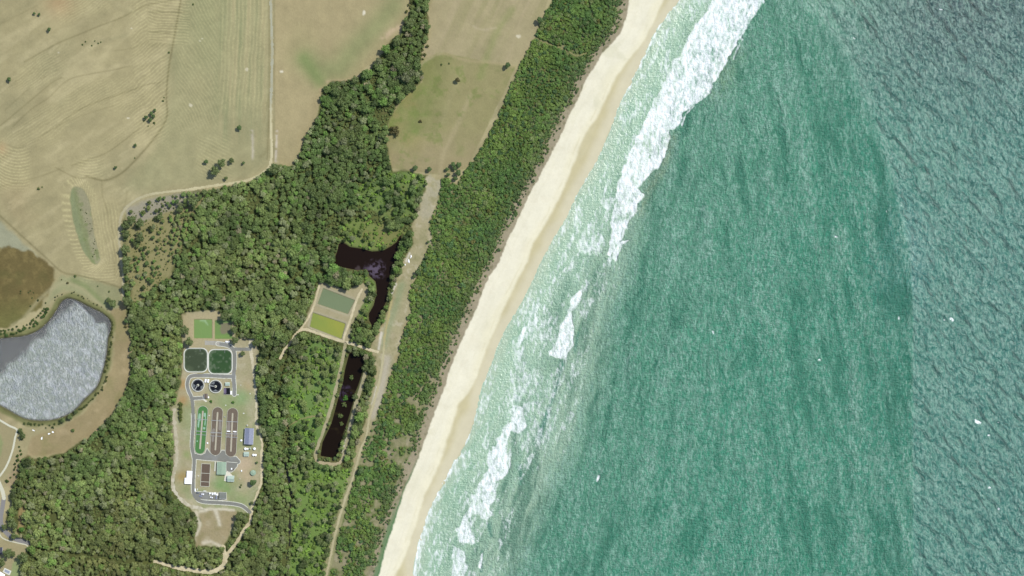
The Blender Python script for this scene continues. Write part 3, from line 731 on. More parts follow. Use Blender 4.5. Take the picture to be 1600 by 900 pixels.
wpaint(np.exp(-(sd_line(X, Y, P("1145 80 1130 120 1118 140"), 60) / 20.0) ** 2) * 0.55, C(158, 182, 140)); wpaint(np.exp(-(sd_line(X, Y, P("1050 215 1035 265 1012 300 1000 330"), 40) / 9.0) ** 2) * 0.6, C(176, 186, 146))
wpaint(np.exp(-(sd_line(X, Y, P("1150 20 1168 0"), 60) / 18.0) ** 2) * 0.4, C(150, 190, 150))
dk = sstep(0.12, 0.65, n2 + 0.4 * s1) * calm * (1 - rgt)
wA = X - 0.20 * Y + 9 * fbm(X, Y, 48, 140, 3); wB = X + 0.26 * Y + 9 * fbm(X, Y, 48, 146, 3)
selB = sstep(1180, 960, X - 0.1 * Y + 60 * fbm(X, Y, 120, 147, 2))
bA = fbm(wA, Y * 0.15, 14, 141, 3, .55); bB = fbm(wB, Y * 0.15, 14, 145, 3, .55)
band = bA * (1 - selB) + bB * selB + .22 * fbm(X, Y, 90, 148, 2)
Zs -= 0.85 * band * calm * (1 - rgt)
mA = fbm(wA + .3 * Y, Y * 0.3, 8.5, 149, 3, .6)
dkb = sstep(-.02, .50, band) * (.45 + .55 * sstep(-.5, .3, fbm(X, Y, 60, 152, 3))) + .35 * sstep(.15, .6, mA) * sstep(-.5, .3, band)
dkb = np.clip(dkb, 0, 1) * calm * (1 - rgt)
wpaint(dkb * .62, C(26, 112, 84)); wpaint(sstep(0, .7, -band) * calm * (1 - rgt) * .30, C(110, 172, 142))
for L, wd in ((P("880 566 872 598 862 626 852 650 846 670"), 2.4), (P("857 648 848 668 845 680"), 4), (P("975 585 985 550 1000 520"), 2), (P("1100 320 1092 345 1090 360"), 3.5), (P("924 610 925 600"), 2), (P("1048 500 1040 540 1026 570 1022 595"), 2.5), (P("984 560 980 590"), 2), (P("812 728 813 755"), 3.5), (P("764 820 768 838"), 3), (P("753 862 752 892"), 2.5), (P("940 735 938 745"), 3), (P("1068 205 1055 245"), 3), (P("904 520 898 550"), 2)):
    wpaint(np.exp(-((sd_line(X, Y, smooth_line(L, 4), 14) + 1.0 * fbm(X, Y, 6, 133, 2)) / wd) ** 2) * 0.8, C(60, 132, 104))

glintA = np.ones(X.shape)
glintA = glintA - 0.88 * dkb + .35 * sstep(0, .6, -band) * (1 - rgt); glintA *= (1 - .20 * rgt) * (1 - .65 * surf)
glintA *= 1 - 0.8 * sstep(.75, .95, foam)
def sea_material():
    m, nt, b = new_mat('sea_water')
    a = N(nt, 'ShaderNodeAttribute', attribute_name='Col'); f = N(nt, 'ShaderNodeAttribute', attribute_name='Foam'); r = N(nt, 'ShaderNodeAttribute', attribute_name='Chop')
    geo = N(nt, 'ShaderNodeNewGeometry')
    def noise(sx_, sy_, rot, detail=3.0, rough=0.6):
        mp_ = N(nt, 'ShaderNodeMapping'); mp_.inputs['Rotation'].default_value = (0, 0, math.radians(rot)); mp_.inputs['Scale'].default_value = (sx_, sy_, 1)
        nt.links.new(geo.outputs['Position'], mp_.inputs['Vector'])
        n = N(nt, 'ShaderNodeTexNoise', ins={'Scale': 1.0, 'Detail': detail, 'Roughness': rough})
        nt.links.new(mp_.outputs[0], n.inputs['Vector']); return n.outputs[0]
    fine = noise(0.30, 0.17, 6, 4.0, 0.65)
    fineh = noise(0.12, 0.38, -4, 3.0, 0.6)
    diag = noise(0.22, 0.12, 37, 4.0, 0.62)
    lace = noise(0.20, 0.085, 24, 5.0, 0.62)
    lace2 = noise(0.05, 0.04, -25, 3.0, 0.6)
    # foam coverage from density and lacy pattern
    thr = math_node(nt, 'SUBTRACT', 0.95, f.outputs['Fac'])
    lc = math_node(nt, 'MULTIPLY_ADD', lace, 2.2); lc.node.inputs[2].default_value = -0.60
    cov = math_node(nt, 'MULTIPLY', math_node(nt, 'SUBTRACT', lc, thr), 1.45, clamp=True)
    gate = math_node(nt, 'MULTIPLY', f.outputs['Fac'], 6.0, clamp=True)
    cov = math_node(nt, 'MULTIPLY', cov, gate, clamp=True)
    # pale sun glint on the ripples, painted into the water colour as streaks
    f1 = noise(0.25, 0.11, 8, 5.0, 0.70); f2 = noise(0.035, 0.012, 8, 3.0, 0.55); f3 = noise(0.13, 0.5, -3, 3.0, 0.6)
    film = math_node(nt, 'MULTIPLY_ADD', f1, 9.5); film.node.inputs[2].default_value = -4.25  # film: strength of the painted sun glint
    film = math_node(nt, 'ADD', film, math_node(nt, 'MULTIPLY', math_node(nt, 'SUBTRACT', f2, 0.5), 2.2))
    film = math_node(nt, 'ADD', film, math_node(nt, 'MULTIPLY', math_node(nt, 'SUBTRACT', f3, 0.5), 1.6), clamp=True)
    fa = N(nt, 'ShaderNodeAttribute', attribute_name='Film')  # Film weights the painted sun glint
    film = math_node(nt, 'MULTIPLY', math_node(nt, 'MULTIPLY', film, 0.58), fa.outputs['Fac'])
    water = mixc(nt, film, a.outputs['Color'], C(158, 198, 176))
    # narrow dark lines: shaded wave faces painted into the colour
    def shade_line(n, k): return math_node(nt, 'SUBTRACT', 1.0, math_node(nt, 'MULTIPLY', math_node(nt, 'ABSOLUTE', math_node(nt, 'SUBTRACT', n, 0.5)), k), clamp=True)
    lv = math_node(nt, 'MAXIMUM', shade_line(noise(0.085, 0.024, 9, 3.0, 0.6), 13.0), math_node(nt, 'MULTIPLY', shade_line(noise(0.19, 0.06, -9, 3.0, 0.6), 16.0), 0.7))
    ld = shade_line(noise(0.10, 0.042, 37, 3.0, 0.6), 17.0)
    lm = N(nt, 'ShaderNodeMix'); lm.data_type = 'FLOAT'
    nt.links.new(r.outputs['Fac'], lm.inputs[0]); nt.links.new(lv, lm.inputs[2]); nt.links.new(ld, lm.inputs[3])
    la = N(nt, 'ShaderNodeAttribute', attribute_name='Lane')  # Lane weights the painted shade lines
    lf_ = math_node(nt, 'MULTIPLY', lm.outputs[0], la.outputs['Fac'])
    wave_shade = mixc(nt, r.outputs['Fac'], C(30, 112, 82), C(20, 76, 70))
    water = mixc(nt, lf_, water, wave_shade)
    c = mixc(nt, cov, water, (0.44, 0.456, 0.446))
    nt.links.new(c, b.inputs['Base Color'])
    ro = math_node(nt, 'MULTIPLY_ADD', cov, 0.5); ro.node.inputs[2].default_value = 0.24
    nt.links.new(ro, b.inputs['Roughness'])
    b.inputs['Specular IOR Level'].default_value = 0.5
    b.inputs['IOR'].default_value = 1.45
    h1 = math_node(nt, 'ADD', math_node(nt, 'MULTIPLY', fine, 4.4), math_node(nt, 'MULTIPLY', fineh, 2.6))
    h2 = math_node(nt, 'MULTIPLY', diag, 3.4)
    mixh = N(nt, 'ShaderNodeMix'); mixh.data_type = 'FLOAT'
    nt.links.new(r.outputs['Fac'], mixh.inputs[0]); nt.links.new(h1, mixh.inputs[2]); nt.links.new(h2, mixh.inputs[3])
    am = N(nt, 'ShaderNodeAttribute', attribute_name='Amp')
    h = math_node(nt, 'MULTIPLY', mixh.outputs[0], am.outputs['Fac'])
    bp = N(nt, 'ShaderNodeBump', ins={'Strength': 1.0, 'Distance': 1.0})
    nt.links.new(h, bp.inputs['Height']); nt.links.new(bp.outputs[0], b.inputs['Normal'])
    return m
amp = 0.25 + 0.75 * calm
amp = amp * (1 - 0.55 * foam)
sea = grid_mesh('sea', xs2, ys2, Zs, {'Foam': foam, 'Chop': rgt, 'Amp': amp, 'Film': glintA, 'Lane': .62 * calm * (1 - .8 * surf) * (1 - foam) * (1 - .35 * rgt)}, sea_material(), {'Col': wc})  # Film weights the painted glint, Lane the painted shade lines
link(sea); tag(sea, kind='structure')

# ------------------------------------------------------------------ flat sheets cut by a distance field
def field_sheet(name, sdf, bbox, res, mat, z=None, lift=0.08, color=None, attrs=None):
    gx = np.arange(bbox[0], bbox[2] + res, res); gy = np.arange(bbox[1], bbox[3] + res, res)
    GX, GY = np.meshgrid(gx, gy)
    d = sdf(GX, GY)
    nx = len(gx)
    dc = (d[:-1, :-1] + d[:-1, 1:] + d[1:, 1:] + d[1:, :-1]) / 4
    iy, ix = np.nonzero(dc < 0)
    a = iy * nx + ix; F = np.column_stack([a, a + nx, a + nx + 1, a + 1])
    used, inv = np.unique(F.ravel(), return_inverse=True)
    F = inv.reshape(-1, 4)
    px = GX.ravel()[used]; py = GY.ravel()[used]
    zz = (ground(px, py) + lift) if z is None else np.full(px.shape, z)
    co = np.column_stack([px - 800, 450 - py, zz])
    cols = None
    if color is not None:
        cc = color(px, py) if callable(color) else np.tile(np.asarray(color), (len(px), 1))
        cols = {'Col': cc}
    o = raw_mesh(name, co, F, mat, attrs, cols, True)
    link(o); tag(o, kind='structure'); return o

def blend(base, *layers):
    def f(px, py):
        c_ = np.tile(np.asarray(base), (len(px), 1))
        for fn, cc in layers:
            m = np.clip(fn(px, py), 0, 1)[:, None]; c_ = c_ * (1 - m) + np.asarray(cc) * m
        return c_
    return f

MT_dirt = vcol_material('pale_dirt', 0.95, 0.05, 0.16, 0.6, 0.1)
MT_asph = vcol_material('asphalt', 0.85, 0.2, 0.10, 1.2, 0.03)
MT_conc = vcol_material('concrete', 0.8, 0.2, 0.08, 0.8, 0.03)
def jl(L, w, amp_=1.0, seed=200, lam=5):
    return lambda x, y: sd_line(x, y, L, 14) - w / 2 + amp_ * fbm(x, y, lam, seed, 3)
field_sheet('dirt_track', jl(TRK_FARM, 4.0, .9), (180, -20, 440, 470), 1.0, MT_dirt, color=blend(C(205, 196, 156), (lambda x, y: sstep(185, 150, y), C(178, 176, 150)), (lambda x, y: sstep(430, 300, y * 0 + x) * sstep(300, 230, x) * .8, C(190, 182, 144)), (lambda x, y: sstep(240, 200, x), C(184, 176, 142)), (lambda x, y: fbm(x, y, 9, 201, 2) * .5, C(176, 166, 126))))
field_sheet('sandy_track', lambda x, y: np.minimum(sd_line(x, y, TRK_EAST, 14, np.interp(np.linspace(0, 1, len(TRK_EAST)), [0, .03, .1, .5, .66, .74, .83, 1], [10, 5, 3.2, 4, 5, 6, 8, 5])) + 1.3 * fbm(x, y, 5, 202, 3),
            sd_line(x, y, P("349 854 352 866 352 880"), 12) - 3.2 + 1.2 * fbm(x, y, 4, 205, 2)), (236, 524, 418, 902), 0.8, MT_dirt, color=blend(C(224, 212, 176), (lambda x, y: sstep(0, .6, fbm(x, y, 12, 203, 2)) * .5, C(196, 180, 142)), (lambda x, y: sstep(700, 640, y) * .5, C(206, 200, 176)), (lambda x, y: sstep(-0.1, .5, fbm(x, y, 5, 204, 2)) * .35, C(172, 166, 130))))
field_sheet('firebreak', jl(TRK_WEST, 5.0, 2.2, 206), (258, 636, 326, 802), 0.9, MT_dirt, color=blend(C(198, 190, 164), (lambda x, y: sstep(730, 760, y) * .6, C(218, 212, 190)), (lambda x, y: sstep(-.1, .5, fbm(x, y, 6, 207, 2)) * .6, C(170, 164, 132))))
field_sheet('gravel_track', lambda x, y: np.minimum.reduce([sd_line(x, y, TRK_WHITE, 12) - 2.1, sd_line(x, y, TRK_PC1, 12) - 1.5, sd_line(x, y, TRK_PC2, 12) - 1.7]) + .8 * fbm(x, y, 4, 208, 3), (430, 436, 598, 565), 0.8, MT_dirt,
            color=blend(C(216, 204, 168), (lambda x, y: sstep(-.2, .5, fbm(x, y, 6, 209, 2)) * .5, C(190, 180, 140))))
field_sheet('bank_track', jl(TRK_BANK, 5.0, 1.0, 210), (485, 530, 580, 732), 0.9, MT_dirt, color=blend(C(176, 168, 134), (lambda x, y: sstep(-.2, .5, fbm(x, y, 6, 211, 2)) * .5, C(156, 152, 110)), (lambda x, y: sstep(710, 722, y) * .5, C(196, 178, 146))))
field_sheet('coast_track', jl(TRK_COAST, 3.4, 0.8, 212), (500, 465, 620, 905), 0.9, MT_dirt, color=blend(C(192, 184, 146), (lambda x, y: sstep(560, 520, y), C(182, 172, 120)), (lambda x, y: sstep(-.2, .5, fbm(x, y, 7, 213, 2)) * .4, C(172, 164, 126))))
field_sheet('scrub_path', lambda x, y: np.minimum(sd_line(x, y, TRK_MID, 10) - .9, sd_line(x, y, TRK_SCRUB, 10) - 1.2) + .7 * fbm(x, y, 4, 214, 2), (440, 55, 925, 675), 1.2, MT_dirt, color=C(146, 144, 98))
MT_path = MT_conc
field_sheet('footpath', lambda x, y: np.minimum.reduce([sd_line(x, y, PATH, 10) - 1.5, sd_line(x, y, PATH2, 10) - 3.0, sd_line(x, y, PATH3, 10) - 0.9, sd_line(x, y, P("-2 770 0 785 -3 800"), 8) - 0.8]), (-20, 640, 60, 862), 0.6, MT_path, lift=0.12, color=C(214, 212, 186))

GAP_STRIP = smooth_line(P("446 722 449 738 455.6 767 454 790 453 811 452.5 830 453 847 449 870 446 884"), 4)
field_sheet('dark_gap_strip', lambda x, y: sd_line(x, y, GAP_STRIP, 12) - 1.3 + 2.8 * fbm(x, y, 14, 215, 3), (438, 715, 464, 890), 0.8, vcol_material('dark_gap_strip', .3, .3, .2, .5, .02), color=C(34, 32, 22))  # near-black strip that darkens the gap between the trees

# the works: asphalt loop with raised pale kerbs
RD = [smooth_line(P(s), 3) for s in ("391 545.4 378 545.4 366 545.5", "341 537 352 538.5 360 541.5 365.5 548 367 560 366 580 365.5 592 366.5 604 366.5 616", "366 588 350 588 320 586.5 303 586.8 296 590 293 600 295 610 300 622 302 640 302.4 662 301 683 300.5 698 303 712 304 722 302.4 750 303 770 308 779 318 783.5 340 785 362 786.5 377 789.5 385 794.5 391 800",
      "300.6 622.5 318 621.5", "304 712.5 320 715 340 716.5 372 721")]
RW = [5.2, 5.6, 5.0, 4.6, 7.0]
APRON = P("306 708 313 712 321 708 324 700.5 329 708 337 712.5 345 707 347 703.5 351.5 703.5 353 710 360 714.5 369 713 373 717 373 722.5 340 720 306 717")
CARP = P("304 770 307 768 340 770 354 770 354 780 340 781.5 318 780 307 778")
FORE = P("354 722 371 724 371 728 366 734 362 737 354 737")
def asph(x, y):
    d = np.minimum.reduce([sd_line(x, y, L, 12) - w / 2 for L, w in zip(RD, RW)])
    return np.minimum.reduce([d, sd_poly(x, y, APRON, 12), sd_poly(x, y, CARP, 12), sd_poly(x, y, FORE, 12)])
field_sheet('service_road', asph, (288, 530, 396, 806), 0.5, MT_asph, lift=0.10, color=blend(C(136, 136, 126), (lambda x, y: sstep(0, .6, fbm(x, y, 14, 220, 3)) * .5, C(150, 152, 148)), (lambda x, y: sstep(0.1, .6, fbm(x, y, 4, 221, 3)) * .3, C(122, 124, 122))))
field_sheet('kerb', lambda x, y: np.abs(asph(x, y) - 0.5) - 0.48 + 0.35 * sstep(.2, .6, fbm(x, y, 20, 222, 2)) + 5 * (x > 388), (288, 530, 396, 806), 0.35, MT_conc, lift=0.20, color=C(222, 222, 204))
MT_asph2 = MT_asph
field_sheet('street', lambda x, y: sd_line(x, y, ASPHW, 12) - 3.4, (-10, 770, 56, 858), 0.6, MT_asph, lift=0.09, color=C(142, 140, 136))
# tyre-worn concrete pad north of the basins
field_sheet('concrete_pad', lambda x, y: sd_poly(x, y, P("320.5 532 343 533 343.5 539.5 320.5 539")), (318, 530, 346, 542), 0.5, MT_conc, lift=0.14, color=blend(C(176, 172, 158), (lambda x, y: sstep(0, .5, fbm(x, y, 4, 223, 2)) * .5, C(160, 158, 140))))
field_sheet('concrete_apron', lambda x, y: np.minimum(sd_poly(x, y, P("352 741 354 737 356 735.5 359 738 363 741.5 364 744 356 745 355.5 752 350.5 751")), sd_poly(x, y, P("317 620 321 620 321 624.5 325 626.5 322 628 318 625"))), (316, 616, 366, 756), 0.5, MT_conc, lift=0.15, color=C(232, 228, 208))

# ------------------------------------------------------------------ still water
def water_mat(name, rough, spec, bscale, bdist, ior=1.4, aniso=None):
    m, nt, b = new_mat(name)
    a = N(nt, 'ShaderNodeAttribute', attribute_name='Col')
    geo = N(nt, 'ShaderNodeNewGeometry')
    n = N(nt, 'ShaderNodeTexNoise', ins={'Scale': bscale, 'Detail': 5.0, 'Roughness': 0.7})
    mp_ = N(nt, 'ShaderNodeMapping'); mp_.inputs['Rotation'].default_value = (0, 0, .5); mp_.inputs['Scale'].default_value = (1.0, 0.42, 1)
    nt.links.new(geo.outputs['Position'], mp_.inputs['Vector']); nt.links.new(mp_.outputs[0], n.inputs['Vector'])
    bp = N(nt, 'ShaderNodeBump', ins={'Strength': 1.0, 'Distance': bdist})
    nt.links.new(n.outputs[0], bp.inputs['Height']); nt.links.new(bp.outputs[0], b.inputs['Normal'])
    nt.links.new(a.outputs['Color'], b.inputs['Base Color'])
    b.inputs['Roughness'].default_value = rough; b.inputs['Specular IOR Level'].default_value = spec; b.inputs['IOR'].default_value = ior
    return m
W_lake = water_mat('ruffled_glint_water', 0.24, 0.9, 0.30, 5.5, 1.6)
W_dark = water_mat('tannin_water', 0.15, 0.12, 0.2, 0.05, 1.33)
W_green = water_mat('algae_water', 0.4, 0.4, 0.6, 0.15, 1.33)

def lakecol(x, y):
    n = fbm(x, y, 18, 230, 3)
    d = sd_poly(x, y, LAKE, 40)
    c_ = np.tile(C(150, 158, 140), (len(x), 1))  # silvery base has the sun glint of the ripples painted in
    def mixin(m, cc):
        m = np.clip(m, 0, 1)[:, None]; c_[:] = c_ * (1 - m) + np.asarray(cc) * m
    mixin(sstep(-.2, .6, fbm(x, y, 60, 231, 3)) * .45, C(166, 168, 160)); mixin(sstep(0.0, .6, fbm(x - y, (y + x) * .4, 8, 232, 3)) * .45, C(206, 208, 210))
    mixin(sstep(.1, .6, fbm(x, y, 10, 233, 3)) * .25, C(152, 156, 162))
    mixin(sstep(.05, .6, fbm(x * .9 + y * .5, (y * .9 - x * .5) * .45, 3.2, 234, 2)) * .35, C(160, 164, 170)); mixin(sstep(.05, .6, -fbm(x * .9 + y * .5, (y * .9 - x * .5) * .45, 3.2, 234, 2)) * .35, C(232, 232, 228))  # pale and dark speckle paints glitter onto the lake colour
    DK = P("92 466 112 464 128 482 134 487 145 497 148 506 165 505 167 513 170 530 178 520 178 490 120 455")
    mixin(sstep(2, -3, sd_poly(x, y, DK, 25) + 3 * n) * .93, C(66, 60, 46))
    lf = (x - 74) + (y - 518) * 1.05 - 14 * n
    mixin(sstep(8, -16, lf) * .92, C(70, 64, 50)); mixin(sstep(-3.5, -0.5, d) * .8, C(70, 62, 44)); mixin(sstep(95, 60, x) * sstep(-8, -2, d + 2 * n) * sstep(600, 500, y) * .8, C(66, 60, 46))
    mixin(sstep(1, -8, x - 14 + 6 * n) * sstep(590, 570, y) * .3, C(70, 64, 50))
    return c_
def pond_sheet(name, poly, mat, color, box=None, grow=2.5, res=1.0):
    x0, y0 = poly.min(0) - grow - 1; x1, y1 = poly.max(0) + grow + 1
    field_sheet(name, lambda x, y: sd_poly(x, y, poly, 12) - grow, (x0, y0, x1, y1), res, mat, z=LEVEL[id(poly)], color=color)
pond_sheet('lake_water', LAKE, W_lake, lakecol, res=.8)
blk = C(34, 24, 18)
pond_sheet('creek_pond_water', PONDA, W_dark, blend(blk, (lambda x, y: sstep(16, 4, np.hypot((x - 587) * 0.8, (y - 421)) + 6 * fbm(x, y, 5, 240, 3)) * sstep(-.1, .35, fbm(x, y, 4, 241, 3) + .15) * .85, C(104, 92, 108)), (lambda x, y: sstep(6, 2, np.hypot(x - 560, y - 420) + 2 * fbm(x, y, 5, 242, 2)) * .5, C(96, 84, 84))))  # purple-grey patches are sky reflection painted into the water colour
pond_sheet('long_pond_water', PONDB, W_dark, blend(C(30, 22, 14), (lambda x, y: sstep(13, 2, np.hypot((x - 536 + (y - 615) * .2), (y - 614) * .8) + 5 * fbm(x, y, 5, 243, 3)) * sstep(-.3, .4, fbm(x, y, 5, 244, 3)) * .8, C(88, 74, 98)), (lambda x, y: sstep(.3, .6, fbm(x, y, 12, 245, 3)) * .25, C(70, 62, 34))))  # purple patch paints reflected sky on the dark water
pond_sheet('grey_green_pond_water', PONDC, W_green, blend(C(122, 136, 98), (lambda x, y: sstep(0, .6, fbm(x, y, 16, 246, 2)) * .4, C(112, 128, 92))), grow=1.2, res=.7)
pond_sheet('yellow_green_pond_water', PONDD, W_green, blend(C(148, 156, 66), (lambda x, y: sstep(0, .5, fbm(x, y, 14, 247, 3)) * .5, C(160, 160, 66)), (lambda x, y: sstep(525, 495, x) * sstep(-.2, .4, fbm(x, y, 18, 248, 2)) * .5, C(128, 150, 70))), grow=1.2, res=.7)
pond_sheet('left_lagoon_water', LAG1, W_green, blend(C(124, 154, 86), (lambda x, y: np.exp(-((sd_line(x, y, P("314 500.5 321 501 325 507"), 20) + 1.0 * fbm(x, y, 3, 249, 2)) / 1.6) ** 2) * .8, C(158, 186, 138)), (lambda x, y: sstep(0, .5, fbm(x * .4, y * .4 + x, 8, 250, 2)) * .3, C(134, 164, 84))), grow=1.0, res=.5)
pond_sheet('right_lagoon_water', LAG2, W_green, blend(C(118, 146, 80), (lambda x, y: sstep(1.5, -1.5, np.maximum(np.abs(x - 353) - 8.5, np.abs(y - 513) - 8.5) + 1.5 * fbm(x, y, 5, 251, 2)) * .9, C(132, 124, 98)), (lambda x, y: sstep(8, 0, np.abs(y - 526) * 2) * .3, C(134, 168, 78))), grow=1.0, res=.5)

# ------------------------------------------------------------------ small-mesh builder
class MB:
    def __init__(s): s.v = []; s.f = []
    def add(s, vs, fs):
        k = len(s.v); s.v += [tuple(q) for q in vs]; s.f += [tuple(i + k for i in f) for f in fs]; return s
    def box(s, cx, cy, z0, w, d, h, rot=0.0):
        c_, s_ = math.cos(rot), math.sin(rot); pts = []
        for zz in (z0, z0 + h):
            for ax, ay in ((-1, -1), (1, -1), (1, 1), (-1, 1)):
                lx, ly = ax * w / 2, ay * d / 2
                pts.append((cx + lx * c_ - ly * s_, cy + lx * s_ + ly * c_, zz))
        return s.add(pts, [(0, 3, 2, 1), (4, 5, 6, 7), (0, 1, 5, 4), (1, 2, 6, 5), (2, 3, 7, 6), (3, 0, 4, 7)])
    def bar(s, a, b, w, h):
        a = Vector(a); b = Vector(b); L = (b - a).length; mid = (a + b) / 2
        ang = math.atan2(b.y - a.y, b.x - a.x)
        return s.box(mid.x, mid.y, mid.z - h / 2, L, w, h, ang)
    def prism(s, poly, z0, z1):
        n = len(poly)
        vs = [(p[0], p[1], z0) for p in poly] + [(p[0], p[1], z1) for p in poly]
        fs = [tuple(range(n, 2 * n)), tuple(reversed(range(n)))] + [(i, (i + 1) % n, n + (i + 1) % n, n + i) for i in range(n)]
        return s.add(vs, fs)
    def ring(s, outer, inner, z0, z1):
        n = len(outer)
        vs = [(p[0], p[1], z0) for p in outer] + [(p[0], p[1], z1) for p in outer] + [(p[0], p[1], z0) for p in inner] + [(p[0], p[1], z1) for p in inner]
        fs = []
        for i in range(n):
            j = (i + 1) % n
            fs += [(i, j, n + j, n + i), (n + i, n + j, 3 * n + j, 3 * n + i), (3 * n + i, 3 * n + j, 2 * n + j, 2 * n + i)]
        return s.add(vs, fs)
    def cyl(s, cx, cy, z0, r0, r1, h, n=16):
        vs = [(cx + r0 * math.cos(2 * math.pi * i / n), cy + r0 * math.sin(2 * math.pi * i / n), z0) for i in range(n)] + [(cx + r1 * math.cos(2 * math.pi * i / n), cy + r1 * math.sin(2 * math.pi * i / n), z0 + h) for i in range(n)]
        return s.add(vs, [tuple(reversed(range(n))), tuple(range(n, 2 * n))] + [(i, (i + 1) % n, n + (i + 1) % n, n + i) for i in range(n)])
    def build(s, name, mat, parent=None, smooth=False, loc=None, rot=0.0):
        me = bpy.data.meshes.new(name); me.from_pydata(s.v, [], s.f); me.validate(); me.update()
        if mat: me.materials.append(mat)
        if smooth:
            for p in me.polygons: p.use_smooth = True
        o = bpy.data.objects.new(name, me); link(o, parent)
        if loc is not None: o.location = loc
        o.rotation_euler = (0, 0, rot)
        return o

def gz(x, y): return float(ground(np.array([float(x)]), np.array([float(y)]))[0])
def thing(name, label, cat, px, py, rot=0.0, group=None, z=None):
    o = bpy.data.objects.new(name, None); COL.objects.link(o); o.empty_display_size = 2
    o.location = (px - 800, 450 - py, gz(px, py) if z is None else z); o.rotation_euler = (0, 0, rot)
    return tag(o, label, cat, group)

M_conc = solid('weathered_concrete', C(206, 204, 184), 0.85, .10, .5)
M_concw = solid('pale_concrete_wall', C(226, 226, 210), 0.8, .08, .5)
M_white = solid('white_painted_metal', (.52, .53, .52), 0.5, .04, .5)
M_whiter = solid('white_sheet_roof', (.60, .60, .60), 0.45, .03, .3, ribs=('X', 1.2))
M_greenr = solid('pale_green_sheet_roof', C(158, 182, 154), 0.5, .06, .3, ribs=('X', 1.0))
M_greenr2 = solid('green_grey_sheet_roof', C(180, 200, 182), 0.5, .05, .3, ribs=('X', 1.0))
M_bluer = solid('blue_grey_sheet_roof', C(142, 148, 168), 0.45, .05, .3, ribs=('Y', 1.0))
M_greyr = solid('grey_sheet_roof', C(128, 132, 122), 0.6, .10, .4, ribs=('X', .8))
M_brownr = solid('brown_roof', C(116, 102, 88), 0.7, .15, .5, ribs=('Y', .8))
M_wall = solid('cream_wall', C(196, 192, 168), 0.8, .08, .5)
M_dark = solid('dark_opening', (.03, .03, .035), 0.4, .1, .5)
M_glass = solid('window_glass', (.04, .05, .06), 0.1, .05, .5, spec=.6)
M_tyre = solid('tyre_rubber', (.025, .025, .025), 0.9, .1, 2)
M_steel = solid('galvanised_steel', C(186, 188, 184), 0.5, .08, 1.0, metallic=.3)
M_blackw = solid('black_tank_water', C(22, 25, 28), 0.3, .3, .2, spec=.2)
M_sludge = solid('brown_sludge', C(112, 98, 80), 0.6, .18, .35, bump=.3)
M_bed = solid('drying_sludge', C(106, 90, 74), 0.9, .18, .5, bump=.3)
M_algae = solid('bright_algae', C(72, 126, 58), 0.6, .25, .7)
M_scum = solid('pale_green_scum', C(150, 188, 158), 0.7, .2, .5)
M_foamb = solid('grey_brown_froth', C(142, 134, 122), 0.8, .12, .8)

def oct_poly(cx, cy, w, d, r, n=6):
    pts = []
    for qx, qy, a0 in ((1, 1, 0), (-1, 1, 90), (-1, -1, 180), (1, -1, 270)):
        for i in range(n + 1):
            a = math.radians(a0 + 90 * i / n)
            pts.append((cx + qx * (w / 2 - r) + r * math.cos(a), cy + qy * (d / 2 - r) + r * math.sin(a)))
    return pts

# ---- two rounded square basins
def basin(cx, cy, w, d, label, seed, wcols):
    t = thing('settling_basin', label, 'basin', cx, cy, group='rounded square green water basins')
    MB().ring(oct_poly(0, 0, w, d, 9.5), oct_poly(0, 0, w - 2.8, d - 2.8, 8.4), -0.3, 0.9).build('wall', M_concw, t)
    inner = np.array(oct_poly(0, 0, w - 2.9, d - 2.9, 8.3)); 
    gx = np.arange(-w / 2, w / 2, .8); gy = np.arange(-d / 2, d / 2, .8); GX, GY = np.meshgrid(gx, gy)
    dd = sd_poly(GX, GY, inner, 50); nx = len(gx)
    dc = (dd[:-1, :-1] + dd[1:, 1:]) / 2; iy, ix = np.nonzero(dc < .35); a = iy * nx + ix
    F = np.column_stack([a, a + 1, a + nx + 1, a + nx])
    px = GX.ravel(); py = GY.ravel()
    c_ = np.tile(np.asarray(wcols[0]), (len(px), 1))
    n1 = np.clip(sstep(.0, .6, fbm(px + seed * 50, py, 14, seed, 3)), 0, 1)[:, None] * .7; c_ = c_ * (1 - n1) + wcols[1] * n1
    n2 = np.clip(sstep(.22, .55, fbm(px + seed * 30, py, 5, seed + 5, 4)), 0, 1)[:, None] * .45; c_ = c_ * (1 - n2) + C(126, 138, 112) * n2
    rim = sstep(-2.2, -.3, dd.ravel() + .8 * fbm(px, py, 3, seed, 2))[:, None] * .5; c_ = c_ * (1 - rim) + C(128, 142, 116) * rim
    o = raw_mesh('water', np.column_stack([px, py, np.full(len(px), .35)]), F, W_green, None, {'Col': c_}, True); link(o, t)
    m = MB(); m.box(w * .18, d / 2 - 3.0, .95, .35, 6.0, .15); m.build('inlet_walkway', M_steel, t)
    k = MB(); 
    for i in range(6): k.box(-w / 2 + 3 + i * (w - 6) / 5, d / 2 - .35, .9, .12, .12, 1.0)
    k.bar((-w / 2 + 3, d / 2 - .35, 1.9), (w / 2 - 3, d / 2 - .35, 1.9), .08, .08); k.build('handrail', M_steel, t)
    return t
basin(306.5, 562.5, 38, 38.5, 'left of the two rounded square basins, murky dark green water inside a white rim', 3, (C(64, 76, 50), C(84, 96, 68)))
basin(344.8, 565, 38.5, 39.5, 'right of the two rounded square basins, brighter green water inside a white rim', 4, (C(54, 84, 42), C(44, 74, 36)))

